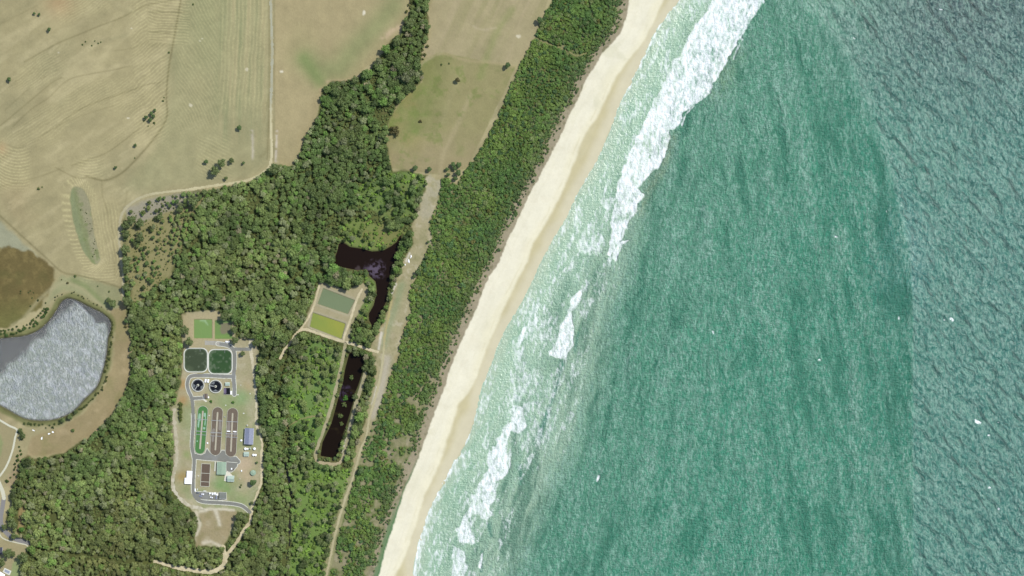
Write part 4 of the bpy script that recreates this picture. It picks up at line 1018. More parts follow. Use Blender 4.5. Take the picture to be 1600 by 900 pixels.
# ---- circular clarifiers
def circ(r, n=48): return [(r * math.cos(2 * math.pi * i / n), r * math.sin(2 * math.pi * i / n)) for i in range(n)]
def clarifier(cx, cy, R, ang, label):
    t = thing('clarifier', label, 'round tank', cx, cy, group='round clarifier tanks')
    MB().ring(circ(R), circ(R - 1.1), -.3, 1.6).build('wall', M_concw, t)
    MB().cyl(0, 0, .5, R - 1.05, R - 1.05, .05, 48).build('water', M_blackw, t)
    MB().ring(circ(R - 2.0), circ(R - 2.25), .55, .8).build('scum_baffle', M_steel, t)
    MB().cyl(0, 0, .5, 1.9, 1.9, 1.3, 20).build('centre_well', M_conc, t)
    b = MB(); b.box((R - .5) / 2 * math.cos(ang), (R - .5) / 2 * math.sin(ang), 1.65, R, 1.3, .15, ang); br = b.build('bridge', M_steel, t)
    h = MB()
    for s in (-.6, .6):
        dx, dy = -math.sin(ang) * s, math.cos(ang) * s
        h.bar((dx, dy, 2.7), ((R - .5) * math.cos(ang) + dx, (R - .5) * math.sin(ang) + dy, 2.7), .08, .08)
        for q in (0.1, .35, .6, .85): h.box(R * q * math.cos(ang) + dx, R * q * math.sin(ang) + dy, 1.7, .08, .08, 1.0, ang)
    h.build('handrail', M_steel, br)
    for q in range(3):
        a0 = ang + 1.2 + q * 1.9; pts = []
        for i in range(9): pts.append(((R - 2.6) * math.cos(a0 + i * .12), (R - 2.6) * math.sin(a0 + i * .12)))
        for i in range(8, -1, -1):
            rr = (R - 2.6) * (1 - .38 * math.sin(i / 8 * math.pi) * (1 + .25 * q * .5)); pts.append((rr * math.cos(a0 + i * .12) * .98, rr * math.sin(a0 + i * .12) * .98))
        if q != 1: MB().prism(pts, .55 + .01 * q, .57 + .01 * q).build('scum', solid('grey_scum', C(112, 118, 120), .7, .25, .6), t)
clarifier(310, 601.7, 10.2, math.radians(235), 'left round clarifier tank with black water and a walkway reaching lower left')
clarifier(337.5, 603.6, 10.4, math.radians(172), 'right round clarifier tank with black water and a walkway reaching left')

# ---- oxidation ditches
def stadium(w, L, n=12):
    r = w / 2; pts = []
    for i in range(n + 1): a = math.pi * i / n; pts.append((r * math.cos(a), L / 2 - r + r * math.sin(a)))
    for i in range(n + 1): a = math.pi + math.pi * i / n; pts.append((r * math.cos(a), -L / 2 + r + r * math.sin(a)))
    return pts
def ditch(tp, bt, hw, label, water, extra):
    tx, ty = tp; bx, by = bt; cx, cy = (tx + bx) / 2, (ty + by) / 2
    dx, dy = tx - bx, -(ty - by); L = math.hypot(dx, dy) + 2 * hw; rot = math.atan2(dy, dx) - math.pi / 2
    t = thing('oxidation_ditch', label, 'treatment tank', cx, cy, rot, group='long racetrack shaped treatment ditches')
    MB().ring(stadium(2 * hw + 1.0, L + 1.0), stadium(2 * hw, L), -.3, .85).build('wall', M_conc, t)
    MB().prism(stadium(2 * hw + .1, L + .1), .2, .4).build('water', water, t)
    MB().prism(stadium(2.6, L - 2 * hw + 1.0), .1, 1.0).build('centre_divider', solid('ditch_divider', C(188, 180, 156), .9, .1, .5), t)
    for q, wd in ((.22, .8), (-.03, 1.0), (-.10, .7)):
        MB().box(0, q * L, 1.05, 2 * hw + 2.5, wd, .15).build('walkway', M_steel, t)
    extra(t, hw, L)
    return t
def froth(t, pieces, mat, name='froth'):
    for (x, y, w, h) in pieces:
        pts = []
        for i in range(14):
            a = 2 * math.pi * i / 14; k = 1 + random.uniform(-.16, .12); pts.append((x + w / 2 * k * np.sign(math.cos(a)) * abs(math.cos(a)) ** .55, y + h / 2 * k * np.sign(math.sin(a)) * abs(math.sin(a)) ** .55))
        MB().prism(pts, .40, .425 + .01 * random.random()).build(name, mat, t)
def ex1(t, hw, L):
    froth(t, [(-4.6, 19, 4.2, 14), (-5.2, 8, 2.6, 10), (3.4, 24, 3.6, 7), (4.8, 14, 1.6, 16), (-5.2, -18, 1.8, 2.4), (4.0, 3, 4, 4)], M_scum, 'scum')
def ex2(t, hw, L): froth(t, [(-4.9, -1, 4.5, 10), (4.9, 10, 4.3, 18), (-4.9, -12, 3.6, 12)], M_foamb)
def ex3(t, hw, L):
    froth(t, [(-5.0, 9, 4.5, 18), (5.0, -2, 4.2, 9), (-5, -5, 4.2, 6)], M_foamb)
    for x in (-4.9, 4.9): MB().box(x, 1.5, .9, 5.0, 1.7, 1.1).build('aerator_cover', M_white, t)
ditch((317.6, 642), (313, 701), 7.7, 'leftmost treatment ditch, bright green with pale scum at its upper end', M_algae, ex1)
ditch((340.6, 644), (337, 703), 8.0, 'middle treatment ditch of the three, brown with no white covers', M_sludge, ex2)
ditch((364, 645.5), (361.3, 705), 8.2, 'rightmost treatment ditch, brown with two white aerator covers across its middle', M_sludge, ex3)

# ---- sludge drying bed
t = thing('drying_bed', 'long brown sludge drying bed with pale rim and two cross walls', 'drying bed', 321.5, 742, math.radians(-3.2))
MB().ring(oct_poly(0, 0, 14.4, 36, .3, 1), oct_poly(0, 0, 13.0, 34.6, .25, 1), -.3, .7).build('wall', M_conc, t)
MB().box(0, 0, -.1, 13.4, 35, .25).build('sludge', M_bed, t)
for y in (2.8, -10.5): MB().box(0, y, .0, 13.2, .7, .8).build('cross_wall', M_conc, t)
for x in (-3.3, 0, 3.3): MB().box(x, 0, .0, .25, 34.6, .22).build('drain_strip', solid('dark_drain', C(88, 78, 66), .9), t)

# ---- buildings
def gable(m, w, d, z, rise, axis='y', over=.5):
    w2, d2 = w / 2 + over, d / 2 + over; T = .12
    if axis == 'y':
        pts = [(-w2, -d2), (0, -d2), (w2, -d2), (-w2, d2), (0, d2), (w2, d2)]; hs = [0, rise, 0, 0, rise, 0]
    else:
        pts = [(-w2, -d2), (-w2, 0), (-w2, d2), (w2, -d2), (w2, 0), (w2, d2)]; hs = [0, rise, 0, 0, rise, 0]
    vs = [(p[0], p[1], z + h) for p, h in zip(pts, hs)] + [(p[0], p[1], z + h - T) for p, h in zip(pts, hs)]
    m.add(vs, [(0, 1, 4, 3), (1, 2, 5, 4), (6, 9, 10, 7), (7, 10, 11, 8), (0, 3, 9, 6), (2, 8, 11, 5), (0, 6, 7, 1), (1, 7, 8, 2), (3, 4, 10, 9), (4, 5, 11, 10)])
    return m
def building(name, label, cat, px, py, w, d, h, rise, roofm, axis='y', rot=0, wallm=None, doors=((0, -1),), windows=(), group=None, vents=()):
    t = thing(name, label, cat, px, py, rot, group)
    wm = MB()
    ww, dd = w - .8, d - .8
    wm.box(0, 0, -.3, ww, dd, h + .3)
    if rise > 0:
        if axis == 'y': wm.add([(-ww / 2, -dd / 2, h), (ww / 2, -dd / 2, h), (0, -dd / 2, h + rise * .93), (-ww / 2, dd / 2, h), (ww / 2, dd / 2, h), (0, dd / 2, h + rise * .93)], [(0, 1, 2), (5, 4, 3)])
        else: wm.add([(-ww / 2, -dd / 2, h), (-ww / 2, dd / 2, h), (-ww / 2, 0, h + rise * .93), (ww / 2, -dd / 2, h), (ww / 2, dd / 2, h), (ww / 2, 0, h + rise * .93)], [(0, 2, 1), (3, 4, 5)])
    wm.build('wall', wallm or M_wall, t)
    rf = gable(MB(), w - 1, d - 1, h + .12, max(rise, .05), axis).build('roof', roofm, t)
    rd = MB(); 
    if axis == 'y': rd.box(0, 0, h + max(rise, .05) + .10, .45, d, .12)
    else: rd.box(0, 0, h + max(rise, .05) + .10, w, .45, .12)
    rd.build('ridge_cap', roofm if rise > 0 else M_white, rf)
    for sx_ in (-1, 1):
        g = MB()
        if axis == 'y': g.box(sx_ * (w / 2 + .08), 0, h, .16, d, .16)
        else: g.box(0, sx_ * (d / 2 + .08), h, w, .16, .16)
        g.build('gutter', M_white, rf)
    for fx, side in doors:
        dr = MB().box(fx, side * (dd / 2 + .03), 0, 2.6, .08, 2.6).build('door', M_steel, t)
        MB().box(fx + 1.0, side * (dd / 2 + .10), 1.0, .12, .08, .3).build('handle', M_dark, dr)
    for fx, side in windows:
        wi = MB().box(side * (ww / 2 + .03), fx, 1.1, .08, 1.4, 1.1).build('window', M_glass, t)
        MB().box(side * (ww / 2 + .06), fx, 1.0, .14, 1.7, .1).build('sill', M_white, wi)
    for vx, vy in vents: MB().cyl(vx, vy, h + rise * .6, .35, .35, .9, 10).build('roof_vent', M_steel, rf)
    return t
building('machinery_shed', 'large blue-grey gabled shed right of the brown ditches', 'shed', 390.3, 681, 13.6, 25.5, 5.2, 1.8, M_bluer, 'y', math.radians(-3), doors=((-3, 1), (3, 1)), windows=((-7, 1), (0, 1), (7, 1)), vents=((-2, 8), (2, -8)))
building('control_building', 'big square pale green roofed building below the asphalt apron', 'building', 347.2, 731, 14.2, 20, 3.6, .9, M_greenr, 'y', math.radians(-1.5), doors=((3, -1),), windows=((-5, 1), (4, 1), (-5, -1), (4, -1)), vents=((2, 5),))
building('amenities_block', 'small building with striped green and white roof beside the white concrete', 'building', 361.5, 747.3, 11, 9.2, 3.3, 1.3, M_greenr2, 'x', math.radians(-2), doors=((-2, 1),), windows=((-2, 1), (2, 1)))
building('blower_house', 'small grey roofed tank house with white gutter at the end of the car park', 'shed', 348.8, 773.7, 10.8, 10, 2.6, .25, M_greyr, 'x', math.radians(-2))
building('pump_house', 'tiny brown roofed hut at the end of the short side road', 'hut', 322.8, 618.3, 6.0, 7.0, 2.8, .7, M_brownr, 'y', 0)
building('valve_hut', 'small white roofed hut between the right clarifier and the road bend', 'hut', 356.4, 599.7, 7.4, 4.8, 2.6, .3, M_greenr2, 'x', 0)
building('chemical_shed', 'small pale green roofed shed among white tanks', 'shed', 385.8, 709, 8.4, 6.6, 3.0, .5, M_greenr2, 'x', math.radians(-1), wallm=M_white)
# L-shaped white building by the road
t = thing('white_office', 'bright white roofed stepped building left of the road beside the drying bed', 'building', 296, 745.5, math.radians(-2.5))
MB().box(.9, 4.6, -.3, 7.6, 10.6, 3.5).box(-.6, -5.3, -.3, 10.4, 8.6, 3.5).build('wall', M_wall, t)
rf = MB().box(.9, 4.7, 3.2, 8.4, 11.2, .2).box(-.6, -5.35, 3.202, 11.2, 9.2, .2).build('roof', M_whiter, t)
MB().box(5.1, 4.7, 3.1, .16, 11.2, .2).build('gutter', M_white, rf)
MB().box(1, 10.05, 0, 2.4, .1, 2.2).build('door', M_steel, t)
for y in (-7, -3, 3, 7): MB().box(4.78 if y > 0 else 4.66, y, 1.0, .1, 1.6, 1.1).build('window', M_glass, t)
# open dark tank under the valve hut
t = thing('open_tank', 'square open tank of dark water with a purple sheen beside the service road', 'tank', 355.3, 611, 0)
MB().ring(oct_poly(0, 0, 10.6, 11, .2, 1), oct_poly(0, 0, 9.8, 10.2, .15, 1), -.3, 1.2).build('wall', M_conc, t)
MB().box(0, 0, .1, 10.0, 10.4, .3).build('water', M_blackw, t)
froth(t, [(-2.8, 0, 3.8, 9)], solid('purple_sheen', C(110, 98, 124), .5, .2, .5), 'scum')  # thin purple sheet that colours in the sheen on the water
t = thing('white_slab_cover', 'white slab cover between the dark open tank and the road', 'cover', 361.6, 613.5, 0)
MB().box(0, 0, 0, 2.4, 5.6, .5).box(0, 0, .5, 1.8, 5.0, .12).build('lid', M_white, t)
# twin white cabinets between the clarifiers
for i, (px, py, lb) in enumerate(((322.0, 594.6, 'left of the two white cabinets between the round tanks'), (326.2, 594.9, 'right of the two white cabinets between the round tanks'))):
    t = thing('white_cabinet', lb, 'cabinet', px, py, math.radians(-8), 'white cabinets between the round tanks')
    MB().box(0, 0, 0, 2.3, 5.0, 2.2).build('body', M_white, t); MB().box(0, 0, 2.2, 2.6, 5.3, .15).build('lid', M_white, t); MB().box(0, -2.53, .2, 1.4, .06, 1.7).build('door', M_steel, t)
# tanks
def tank(px, py, r, h, label, mat, cone=.5, group=None, name='storage_tank'):
    t = thing(name, label, 'tank', px, py, 0, group)
    MB().cyl(0, 0, 0, r, r, h, 20).build('shell', mat, t, True)
    MB().cyl(0, 0, h, r + .08, .35, cone, 20).build('roof', mat, t)
    MB().cyl(.5 * r, 0, h + .3 * cone, .3, .3, .3, 8).build('hatch', M_steel, t)
    return t
tank(384.3, 700.8, 1.9, 3.0, 'fat white tank directly above the small green roofed shed', M_white, group='white tanks by the chemical shed')
tank(387.6, 700.9, 1.4, 2.6, 'narrow white tank second from left above the green roofed shed', M_white, group='white tanks by the chemical shed')
tank(391.6, 700.2, 1.4, 2.4, 'pale green tank in the middle of the white tank cluster', M_greenr2, group='white tanks by the chemical shed')
tank(398.4, 700.6, 1.9, 3.2, 'upper right white tank of the cluster, nearest the sandy track', M_white, group='white tanks by the chemical shed')
tank(396.6, 710.4, 1.7, 2.6, 'lower right pair of white tanks, left tank', M_white, group='white tanks by the chemical shed')
tank(400.0, 710.6, 1.7, 2.6, 'lower right pair of white tanks, right tank', M_white, group='white tanks by the chemical shed')
tank(387.0, 664.2, 1.1, 2.2, 'small cream tank standing off the top corner of the blue shed', M_concw)
tank(377.6, 687.8, 1.5, 1.6, 'low white tank left of the lower end of the blue shed', M_white)
tank(396.3, 738.2, 4.3, 2.8, 'wide pale green round water tank on bare dirt near the round tree', M_greenr, cone=.7, name='water_tank')
tank(317.3, 692, .0 + 1.2, 1.0, 'small white pump cover between the green ditch and the brown ditch, lower end', M_white, cone=.2, name='pump_cover').location.x += 7.6
# concrete strip walls and small fittings
def boxthing(name, label, cat, px, py, w, d, h, mat, rot=0, group=None, cap=True):
    t = thing(name, label, cat, px, py, rot, group)
    MB().box(0, 0, -.1, w, d, h + .1).build('body', mat, t)
    if cap: MB().box(0, 0, h, w * .86, d * .86, .08).build('lid', mat, t)
    return t
boxthing('retaining_wall', 'long narrow pale wall left of the big green roofed building', 'wall', 336.6, 728.5, 1.6, 15, .8, M_concw, math.radians(-3), cap=False)
boxthing('edge_wall', 'thin pale wall along the asphalt, right of the big green roof', 'wall', 363, 722.0, 17, .8, .7, M_concw, math.radians(-5), cap=False)
boxthing('manhole_cover', 'white concrete cover on the grass right of the road end', 'cover', 371.5, 616.6, 4.0, 1.4, .4, M_concw)
boxthing('manhole_cover', 'small white cover on the lawn above the middle ditch', 'cover', 353.2, 633.0, 1.8, 1.6, .4, M_concw)
boxthing('manhole_cover', 'small pale cover on the lawn near the sandy track, upper right', 'cover', 391.2, 615, 1.6, 1.6, .4, M_concw)
boxthing('manhole_cover', 'small pale cover on the lawn above the blue shed', 'cover', 381.2, 645.6, 2.4, 1.6, .4, M_concw)
boxthing('manhole_cover', 'small pale cover on the lawn right of the open dark tank', 'cover', 376.8, 601.5, 1.3, 1.3, .4, M_concw)
boxthing('pump_unit', 'white machine beside the brown roofed hut', 'pump', 326.4, 620.6, 1.8, 2.8, 1.2, M_white)
boxthing('pump_unit', 'cream pump box between the two brown ditches, upper end', 'pump', 351.7, 651, 1.6, 1.8, 1.2, M_steel)
boxthing('pump_unit', 'pale pump box between green and brown ditches, upper end', 'pump', 327.3, 649, 1.8, 1.8, 1.0, M_concw)
boxthing('sign_board', 'small white board beside the road left of the drying bed', 'sign', 310.5, 743.2, 1.4, .6, 1.4, M_white)
boxthing('electrical_box', 'small white box on grass left of the green water tank', 'box', 378.0, 735.2, 1.6, 2.4, 1.6, M_white)
boxthing('electrical_box', 'small dark-sided box on the lawn right of the amenities block', 'box', 375.4, 748, 1.2, 1.2, 1.2, M_concw)
boxthing('waste_bin', 'white bin on the forecourt beside the green building', 'bin', 362.4, 732.2, 2.0, 2.6, 1.4, M_white)
boxthing('waste_bin', 'brownish bin on the forecourt next to the grass edge', 'bin', 365.3, 733.4, 1.6, 2.2, 1.4, M_brownr)
# inlet works on the car park
t = thing('inlet_works', 'jumble of pale concrete channels and white screens above the car park', 'machinery', 334.5, 771.5, math.radians(-2))
MB().box(0, 0, 0, 15, 5.2, 1.0).build('channel_block', M_conc, t)
for x, y, w, d in ((-5.6, 1.2, 3, 1.6), (-1.5, .6, 2.6, 3.2), (2.2, 1.0, 3.4, 3.0), (5.6, -.6, 2.6, 2.6)): MB().box(x, y, 1.0, w, d, 1.8).build('screen_unit', M_white, t)
for x, y, w, d in ((-4.0, -1.2, 2.0, 1.6), (.4, -1.6, 3.6, 1.0), (4.2, 1.5, 1.2, 1.4)): MB().box(x, y, .98, w, d, .06).build('channel_opening', M_dark, t)
boxthing('skip_bin', 'long pale skip at the left above the parked vehicles', 'skip', 320.7, 766.9, 4.6, 1.9, 1.6, M_concw, math.radians(-3))
boxthing('storage_crate', 'white crate standing on end by the road left of the parking', 'crate', 305.6, 765.2, 1.8, 4.4, 1.2, M_white)
boxthing('storage_crate', 'narrow pale crate second from the road above the parking', 'crate', 309.0, 764.4, 1.4, 3.0, 1.2, M_concw)
# vehicles
def car(name, label, cat, px, py, rot, paint_mat, L=4.6, Wd=1.9, kind='car'):
    t = thing(name, label, cat, px, py, rot, z=gz(px, py) + .12)
    b = MB()
    prof = [(-L / 2, .35), (-L / 2, .85), (-L / 2 + .15, 1.0), (L / 2 - 1.3, 1.0), (L / 2 - .2, .82), (L / 2, .6), (L / 2, .35)]
    vs = [(p[0], -Wd / 2, p[1]) for p in prof] + [(p[0], Wd / 2, p[1]) for p in prof]; n = len(prof)
    b.add(vs, [tuple(range(n)), tuple(reversed(range(n, 2 * n)))] + [((i + 1) % n, i, n + i, n + (i + 1) % n) for i in range(n)])
    b.build('body', paint_mat, t)
    x0, x1, top = (-L / 2 + .1, L / 2 - 1.2, 1.95) if kind == 'van' else ((-.4, L / 2 - 1.2, 1.6) if kind == 'ute' else (-L / 2 + .5, L / 2 - 1.2, 1.5))
    MB().add([(x0, -Wd / 2 + .05, 1.0), (x1, -Wd / 2 + .05, 1.0), (x1, Wd / 2 - .05, 1.0), (x0, Wd / 2 - .05, 1.0), (x0 + .25, -Wd / 2 + .2, top), (x1 - .7, -Wd / 2 + .2, top), (x1 - .7, Wd / 2 - .2, top), (x0 + .25, Wd / 2 - .2, top)],
             [(0, 1, 5, 4), (1, 2, 6, 5), (2, 3, 7, 6), (3, 0, 4, 7)]).build('window', M_glass, t)
    MB().box((x0 + x1 - .45) / 2, 0, top, (x1 - x0) - .95, Wd - .4, .05).build('roof', paint_mat, t)
    if kind == 'ute': MB().box(-L / 2 + .95, 0, 1.0, 1.6, Wd - .3, .03).build('tray', M_dark, t)
    for sx_ in (-L / 2 + .85, L / 2 - .85):
        for sy_ in (-Wd / 2 + .1, Wd / 2 - .1):
            w = MB().cyl(0, 0, -.1, .34, .34, .2, 14).build('wheel', M_tyre, t); w.rotation_euler = (math.pi / 2, 0, 0); w.location = (sx_, sy_, .34)
    return t
M_cw = solid('white_car_paint', (.55, .55, .56), .3, .02, 1, spec=.5); M_cs = solid('silver_blue_car_paint', C(176, 182, 206), .3, .02, 1, metallic=.2, spec=.5); M_cg = solid('grey_car_paint', C(110, 114, 124), .3, .02, 1, spec=.5)
car('parked_van', 'white van parked below the two green lagoons', 'van', 355.8, 533.8, math.radians(-3), M_cw, 6.2, 2.5, 'van')
car('parked_utility', 'white utility in the car park at the left, upper one', 'utility vehicle', 316.5, 771.6, math.radians(-6), M_cw, 5.6, 2.1, 'ute')
car('parked_car', 'silver blue car parked just below the white utility', 'car', 314.0, 774.6, math.radians(174), M_cs, 4.8, 1.9)
car('parked_car', 'dark grey car parked left of the white utility', 'car', 309.6, 769.6, math.radians(0), M_cg, 4.6, 1.9)
car('parked_car', 'white car parked just below the concrete channels', 'car', 330.8, 776.6, math.radians(-20), M_cw, 4.4, 1.8)
car('parked_car', 'silver blue car between the concrete channels and the grey roofed tank house', 'car', 338.6, 777.0, math.radians(85), M_cs, 4.6, 1.9)
# pale things lying by the lake
def dinghy(px, py, rot, L, W_, label):
    t = thing('dinghy', label, 'dinghy', px, py, rot, 'white dinghies lying on the grass below the lake')
    n = 10; vs = []; fs = []
    for i in range(n + 1):
        s = i / n; hw = W_ / 2 * min(1, (1 - s) * 2.2) ** .6 * .98 + .02; x = -L / 2 + L * s
        vs += [(x, -hw, .55 + .15 * s), (x, -hw * .6, .05), (x, hw * .6, .05), (x, hw, .55 + .15 * s)]
    for i in range(n):
        for j in range(3): a = 4 * i + j; fs.append((a, a + 1, a + 5, a + 4))
    fs.append((0, 3, 2, 1))
    MB().add(vs, fs).build('hull', M_white, t, True)
    for s in (-.2, .15): MB().box(L * s, 0, .4, .35, W_ * .82, .06).build('seat', M_white, t)
dinghy(53.6, 672.3, math.radians(-25), 4.6, 1.6, 'slim white dinghy nearest the lakeside shrubs, leftmost')
dinghy(66.3, 684.2, math.radians(78), 4.6, 2.2, 'white dinghy pointing up the slope, lowest of those below the lake')
dinghy(77.8, 677.4, math.radians(15), 4.0, 2.2, 'greyish white dinghy lying left of the rightmost one below the lake')
dinghy(83.8, 674.9, math.radians(-30), 3.4, 2.4, 'short bright white dinghy, rightmost of those below the lake')
# houses in the corner
building('house', 'dark roofed house cut off by the left edge behind the garden tree', 'house', 0.5, 859.5, 10, 11, 3.0, 1.6, solid('charcoal_tile_roof', C(66, 70, 84), .7, .12, .6, ribs=('Y', 1.2)), 'y', math.radians(-4), windows=((2, 1), (-2, 1)))
building('house', 'bright white roofed house in the bottom left corner of the picture', 'house', 2, 898, 12, 9, 3.0, 1.4, M_whiter, 'x', math.radians(-32))
t = thing('swimming_pool', 'small grey-blue garden pool with a cream paved surround', 'pool', 11.8, 892.6, math.radians(-25))
MB().ring(oct_poly(0, 0, 12, 7.4, .5, 2), oct_poly(0, 0, 8, 4, .5, 2), -.4, .25).build('paving', M_concw, t)
MB().box(0, 0, -.3, 8.2, 4.2, .4).build('water', solid('pool_water', C(166, 172, 184), .1, .08, .5, spec=.6), t)
# white sandbag / spoil heaps
def heap(px, py, rx_, ry_, h, rot, label, mat, name='gravel_heap', cat='heap'):
    t = thing(name, label, cat, px, py, rot)
    n, k = 18, 5; vs = []; fs = []
    for j in range(k):
        r = 1 - j / k
        for i in range(n):
            a = 2 * math.pi * i / n; q = 1 + .18 * math.sin(3 * a + px) + .1 * math.sin(7 * a + py)
            vs.append((rx_ * r * q * math.cos(a), ry_ * r * q * math.sin(a), h * (1 - r ** 1.6) - (.1 if j == 0 else 0)))
    for j in range(k - 1):
        for i in range(n): fs.append((j * n + i, j * n + (i + 1) % n, (j + 1) * n + (i + 1) % n, (j + 1) * n + i))
    fs.append(tuple((k - 1) * n + i for i in range(n)))
    bpy.data.objects.remove(t)
    o = MB().add(vs, fs).build(name, mat, None, True, (px - 800, 450 - py, gz(px, py)), rot); tag(o, label, cat)
    return o
M_hp = solid('white_gravel', (.48, .48, .48), .9, .1, 1)
heap(642.2, 401, 1.2, 2.8, .9, math.radians(-12), 'bright white heap at the edge of the open strip, upper of three', M_hp)
heap(638.8, 408, 1.5, 3.2, .8, math.radians(5), 'bluish white heap at the edge of the open strip, middle of three', M_hp)
heap(633.0, 413.6, 1.1, 1.4, .6, 0, 'small white heap at the edge of the open strip, lowest of three', M_hp)
heap(600.5, 279.5, 3.0, 2.6, .8, .4, 'white heap in the scrub below the green meadow', M_hp)
heap(646.5, 296.5, 1.6, 3.0, .6, .5, 'pale heap in the scrub left of the bare strip', M_hp)

# ------------------------------------------------------------------ foliage templates (unit crown radius = 1)
def ico(sub):
    bm_ = bmesh.new(); bmesh.ops.create_icosphere(bm_, subdivisions=sub, radius=1.0)
    vs = np.array([v_.co[:] for v_ in bm_.verts]); fs = np.array([[q.index for q in f.verts] for f in bm_.faces]); bm_.free(); return vs, fs
ICO1 = ico(1); ICO2 = ico(2)
def crown_mesh(name, mat, seed, zc, flat, nl, nleaf, lobe=(.26, .42), leaf=(.07, .13), spread=.72, gap=0.0):
    r = np.random.RandomState(seed); V = []; F = []; k = 0
    lobes = []
    ex, ey = 1 + r.uniform(-.14, .14), 1 + r.uniform(-.14, .14)
    for i in range(nl):
        a = i * 2.39996 + r.uniform(-.4, .4); q = math.sqrt((i + .5) / nl) * spread * r.uniform(.85, 1.12)
        rad = r.uniform(*lobe)
        zz = zc + flat * (math.sqrt(max(0, 1 - (q / 1.05) ** 2)) * .75 - .15) + r.uniform(-.10, .10)
        lobes.append((q * math.cos(a) * ex, q * math.sin(a) * ey, zz, rad))
    for (lx, ly, lz, rad) in lobes:
        vs, fs = ICO1 if nl > 9 else ICO2
        n = 1 + .28 * (r.rand(len(vs)) - .5) * 2
        vv = vs * n[:, None] * np.array([rad, rad, rad * .8]) * .9 + np.array([lx, ly, lz])
        V.append(vv); F.append(fs + k); k += len(vv)
    for i in range(nleaf):
        lx, ly, lz, rad = lobes[r.randint(nl)]
        d = r.normal(size=3); d[2] = abs(d[2]) * .9 + (r.rand() - .55) * .5; d /= np.linalg.norm(d)
        p = np.array([lx, ly, lz]) + d * rad * r.uniform(.85, 1.28) * np.array([1, 1, .85])
        t1 = np.cross(d + r.normal(size=3) * .55, r.normal(size=3)); t1 /= np.linalg.norm(t1) + 1e-9
        nn = d + r.normal(size=3) * .5; nn /= np.linalg.norm(nn); t2 = np.cross(nn, t1); t2 /= np.linalg.norm(t2) + 1e-9
        s = r.uniform(*leaf)
        quad = np.array([p + t1 * s, p + t2 * s * .7, p - t1 * s, p - t2 * s * .7])
        V.append(quad); F.append(np.array([[k, k + 1, k + 2], [k, k + 2, k + 3]])); k += 4
    V = np.vstack(V); F = np.vstack(F)
    o = raw_mesh(name, V, F, mat, None, None, False)
    me = o.data; bpy.data.objects.remove(o); me.name = name; return me
def trunk_mesh(name, mat, seed, h, r0, reach):
    r = np.random.RandomState(seed); m = MB()
    def limb(a, b, ra, rb, n=7):
        a = Vector(a); b = Vector(b); d = (b - a).normalized(); s1_ = d.cross(Vector((.3, .9, .1))).normalized(); s2_ = d.cross(s1_)
        vs = [tuple(a + (s1_ * math.cos(2 * math.pi * i / n) + s2_ * math.sin(2 * math.pi * i / n)) * ra) for i in range(n)] + [tuple(b + (s1_ * math.cos(2 * math.pi * i / n) + s2_ * math.sin(2 * math.pi * i / n)) * rb) for i in range(n)]
        m.add(vs, [(i, (i + 1) % n, n + (i + 1) % n, n + i) for i in range(n)] + [tuple(range(n, 2 * n))])
    p1 = (r.uniform(-.05, .05), r.uniform(-.05, .05), h * .55); p2 = (r.uniform(-.1, .1), r.uniform(-.1, .1), h)
    limb((0, 0, -.08), p1, r0, r0 * .72); limb(p1, p2, r0 * .72, r0 * .4)
    for i in range(5):
        a = i * 1.257 + r.uniform(-.3, .3); q = r.uniform(.5, .75) * reach; z = h * r.uniform(.5, .75)
        limb((p1[0], p1[1], z), (q * math.cos(a), q * math.sin(a), z + .42), r0 * .42, r0 * .14, 5)
    me = bpy.data.meshes.new(name); me.from_pydata(m.v, [], m.f); me.update(); me.materials.append(mat); return me
M_fol = foliage_material('leaves')
M_bark = solid('bark', (.16, .13, .10), .95, .25, 2.0)
GUM = [crown_mesh('crown', M_fol, 300 + i, 1.35, .72, 11 + i % 4, 420, (.28, .42), (.07, .15), .74) for i in range(6)]
ROUND = [crown_mesh('crown', M_fol, 330 + i, 1.25, 1.05, 9, 420, (.32, .44), (.05, .10), .62) for i in range(3)]
SHR = [crown_mesh('foliage', M_fol, 360 + i, .46, .46, 10 + i % 3, 300, (.26, .42), (.06, .12), .78) for i in range(6)]
TRK = [trunk_mesh('trunk', M_bark, 380 + i, 1.3, .075, 1) for i in range(3)]
STM = [trunk_mesh('stem', M_bark, 390 + i, .5, .05, .8) for i in range(2)]

# ------------------------------------------------------------------ where the plants stand
CLEAR_POLY = [(PLANT, 1.0), (SOUTHC, 0), (CLEARC, 0), (STRIP, -1.5), (ROADARM, 0), (LAKE, 1), (PONDA, .5), (PONDB, .5), (P("-40 842 20 848 36 852 34 905 -40 905"), 1), (P("24 724 30 730 26 750 18 762 10 758 14 742 20 735"), 0), (P("30 790 42 788 42 806 36 822 28 836 30 812"), 0),
              (P("283 490 341 486 350 498 300 545 285 545"), 0), (P("80 796 93 800 93 812 84 822 78 808"), -1)]
CLEAR_LINE = [(TRK_FARM, 2.2), (TRK_EAST, 3.6), (TRK_WEST, 2.5), (TRK_WHITE, 2.6), (TRK_BANK, 3.0), (TRK_COAST, 2.0), (TRK_MID, 1.5), (TRK_SCRUB, 1.5), (PATH, 2), (ASPHW, 4), (P("446 722 449 738 455.6 767 453 811 453 847 446 884"), .9), (P("436 300 437 340 436 370"), 1.5),
              (P("243 877 200 878 150 868 100 862 60 856"), 1.2), (P("420 622 436 618 455 628"), 1.0), (P("452 545 440 590 434 640"), .8), (P("258 881 262 870 285 858"), 1.2), (P("360 828 352 862"), 0.3)]
def clearance(x, y):
    d = np.full(x.shape, 1e3)
    for p, g in CLEAR_POLY: d = np.minimum(d, sd_poly(x, y, p, 14) - g)
    for L, g in CLEAR_LINE: d = np.minimum(d, sd_line(x, y, L, 14) - g)
    return d
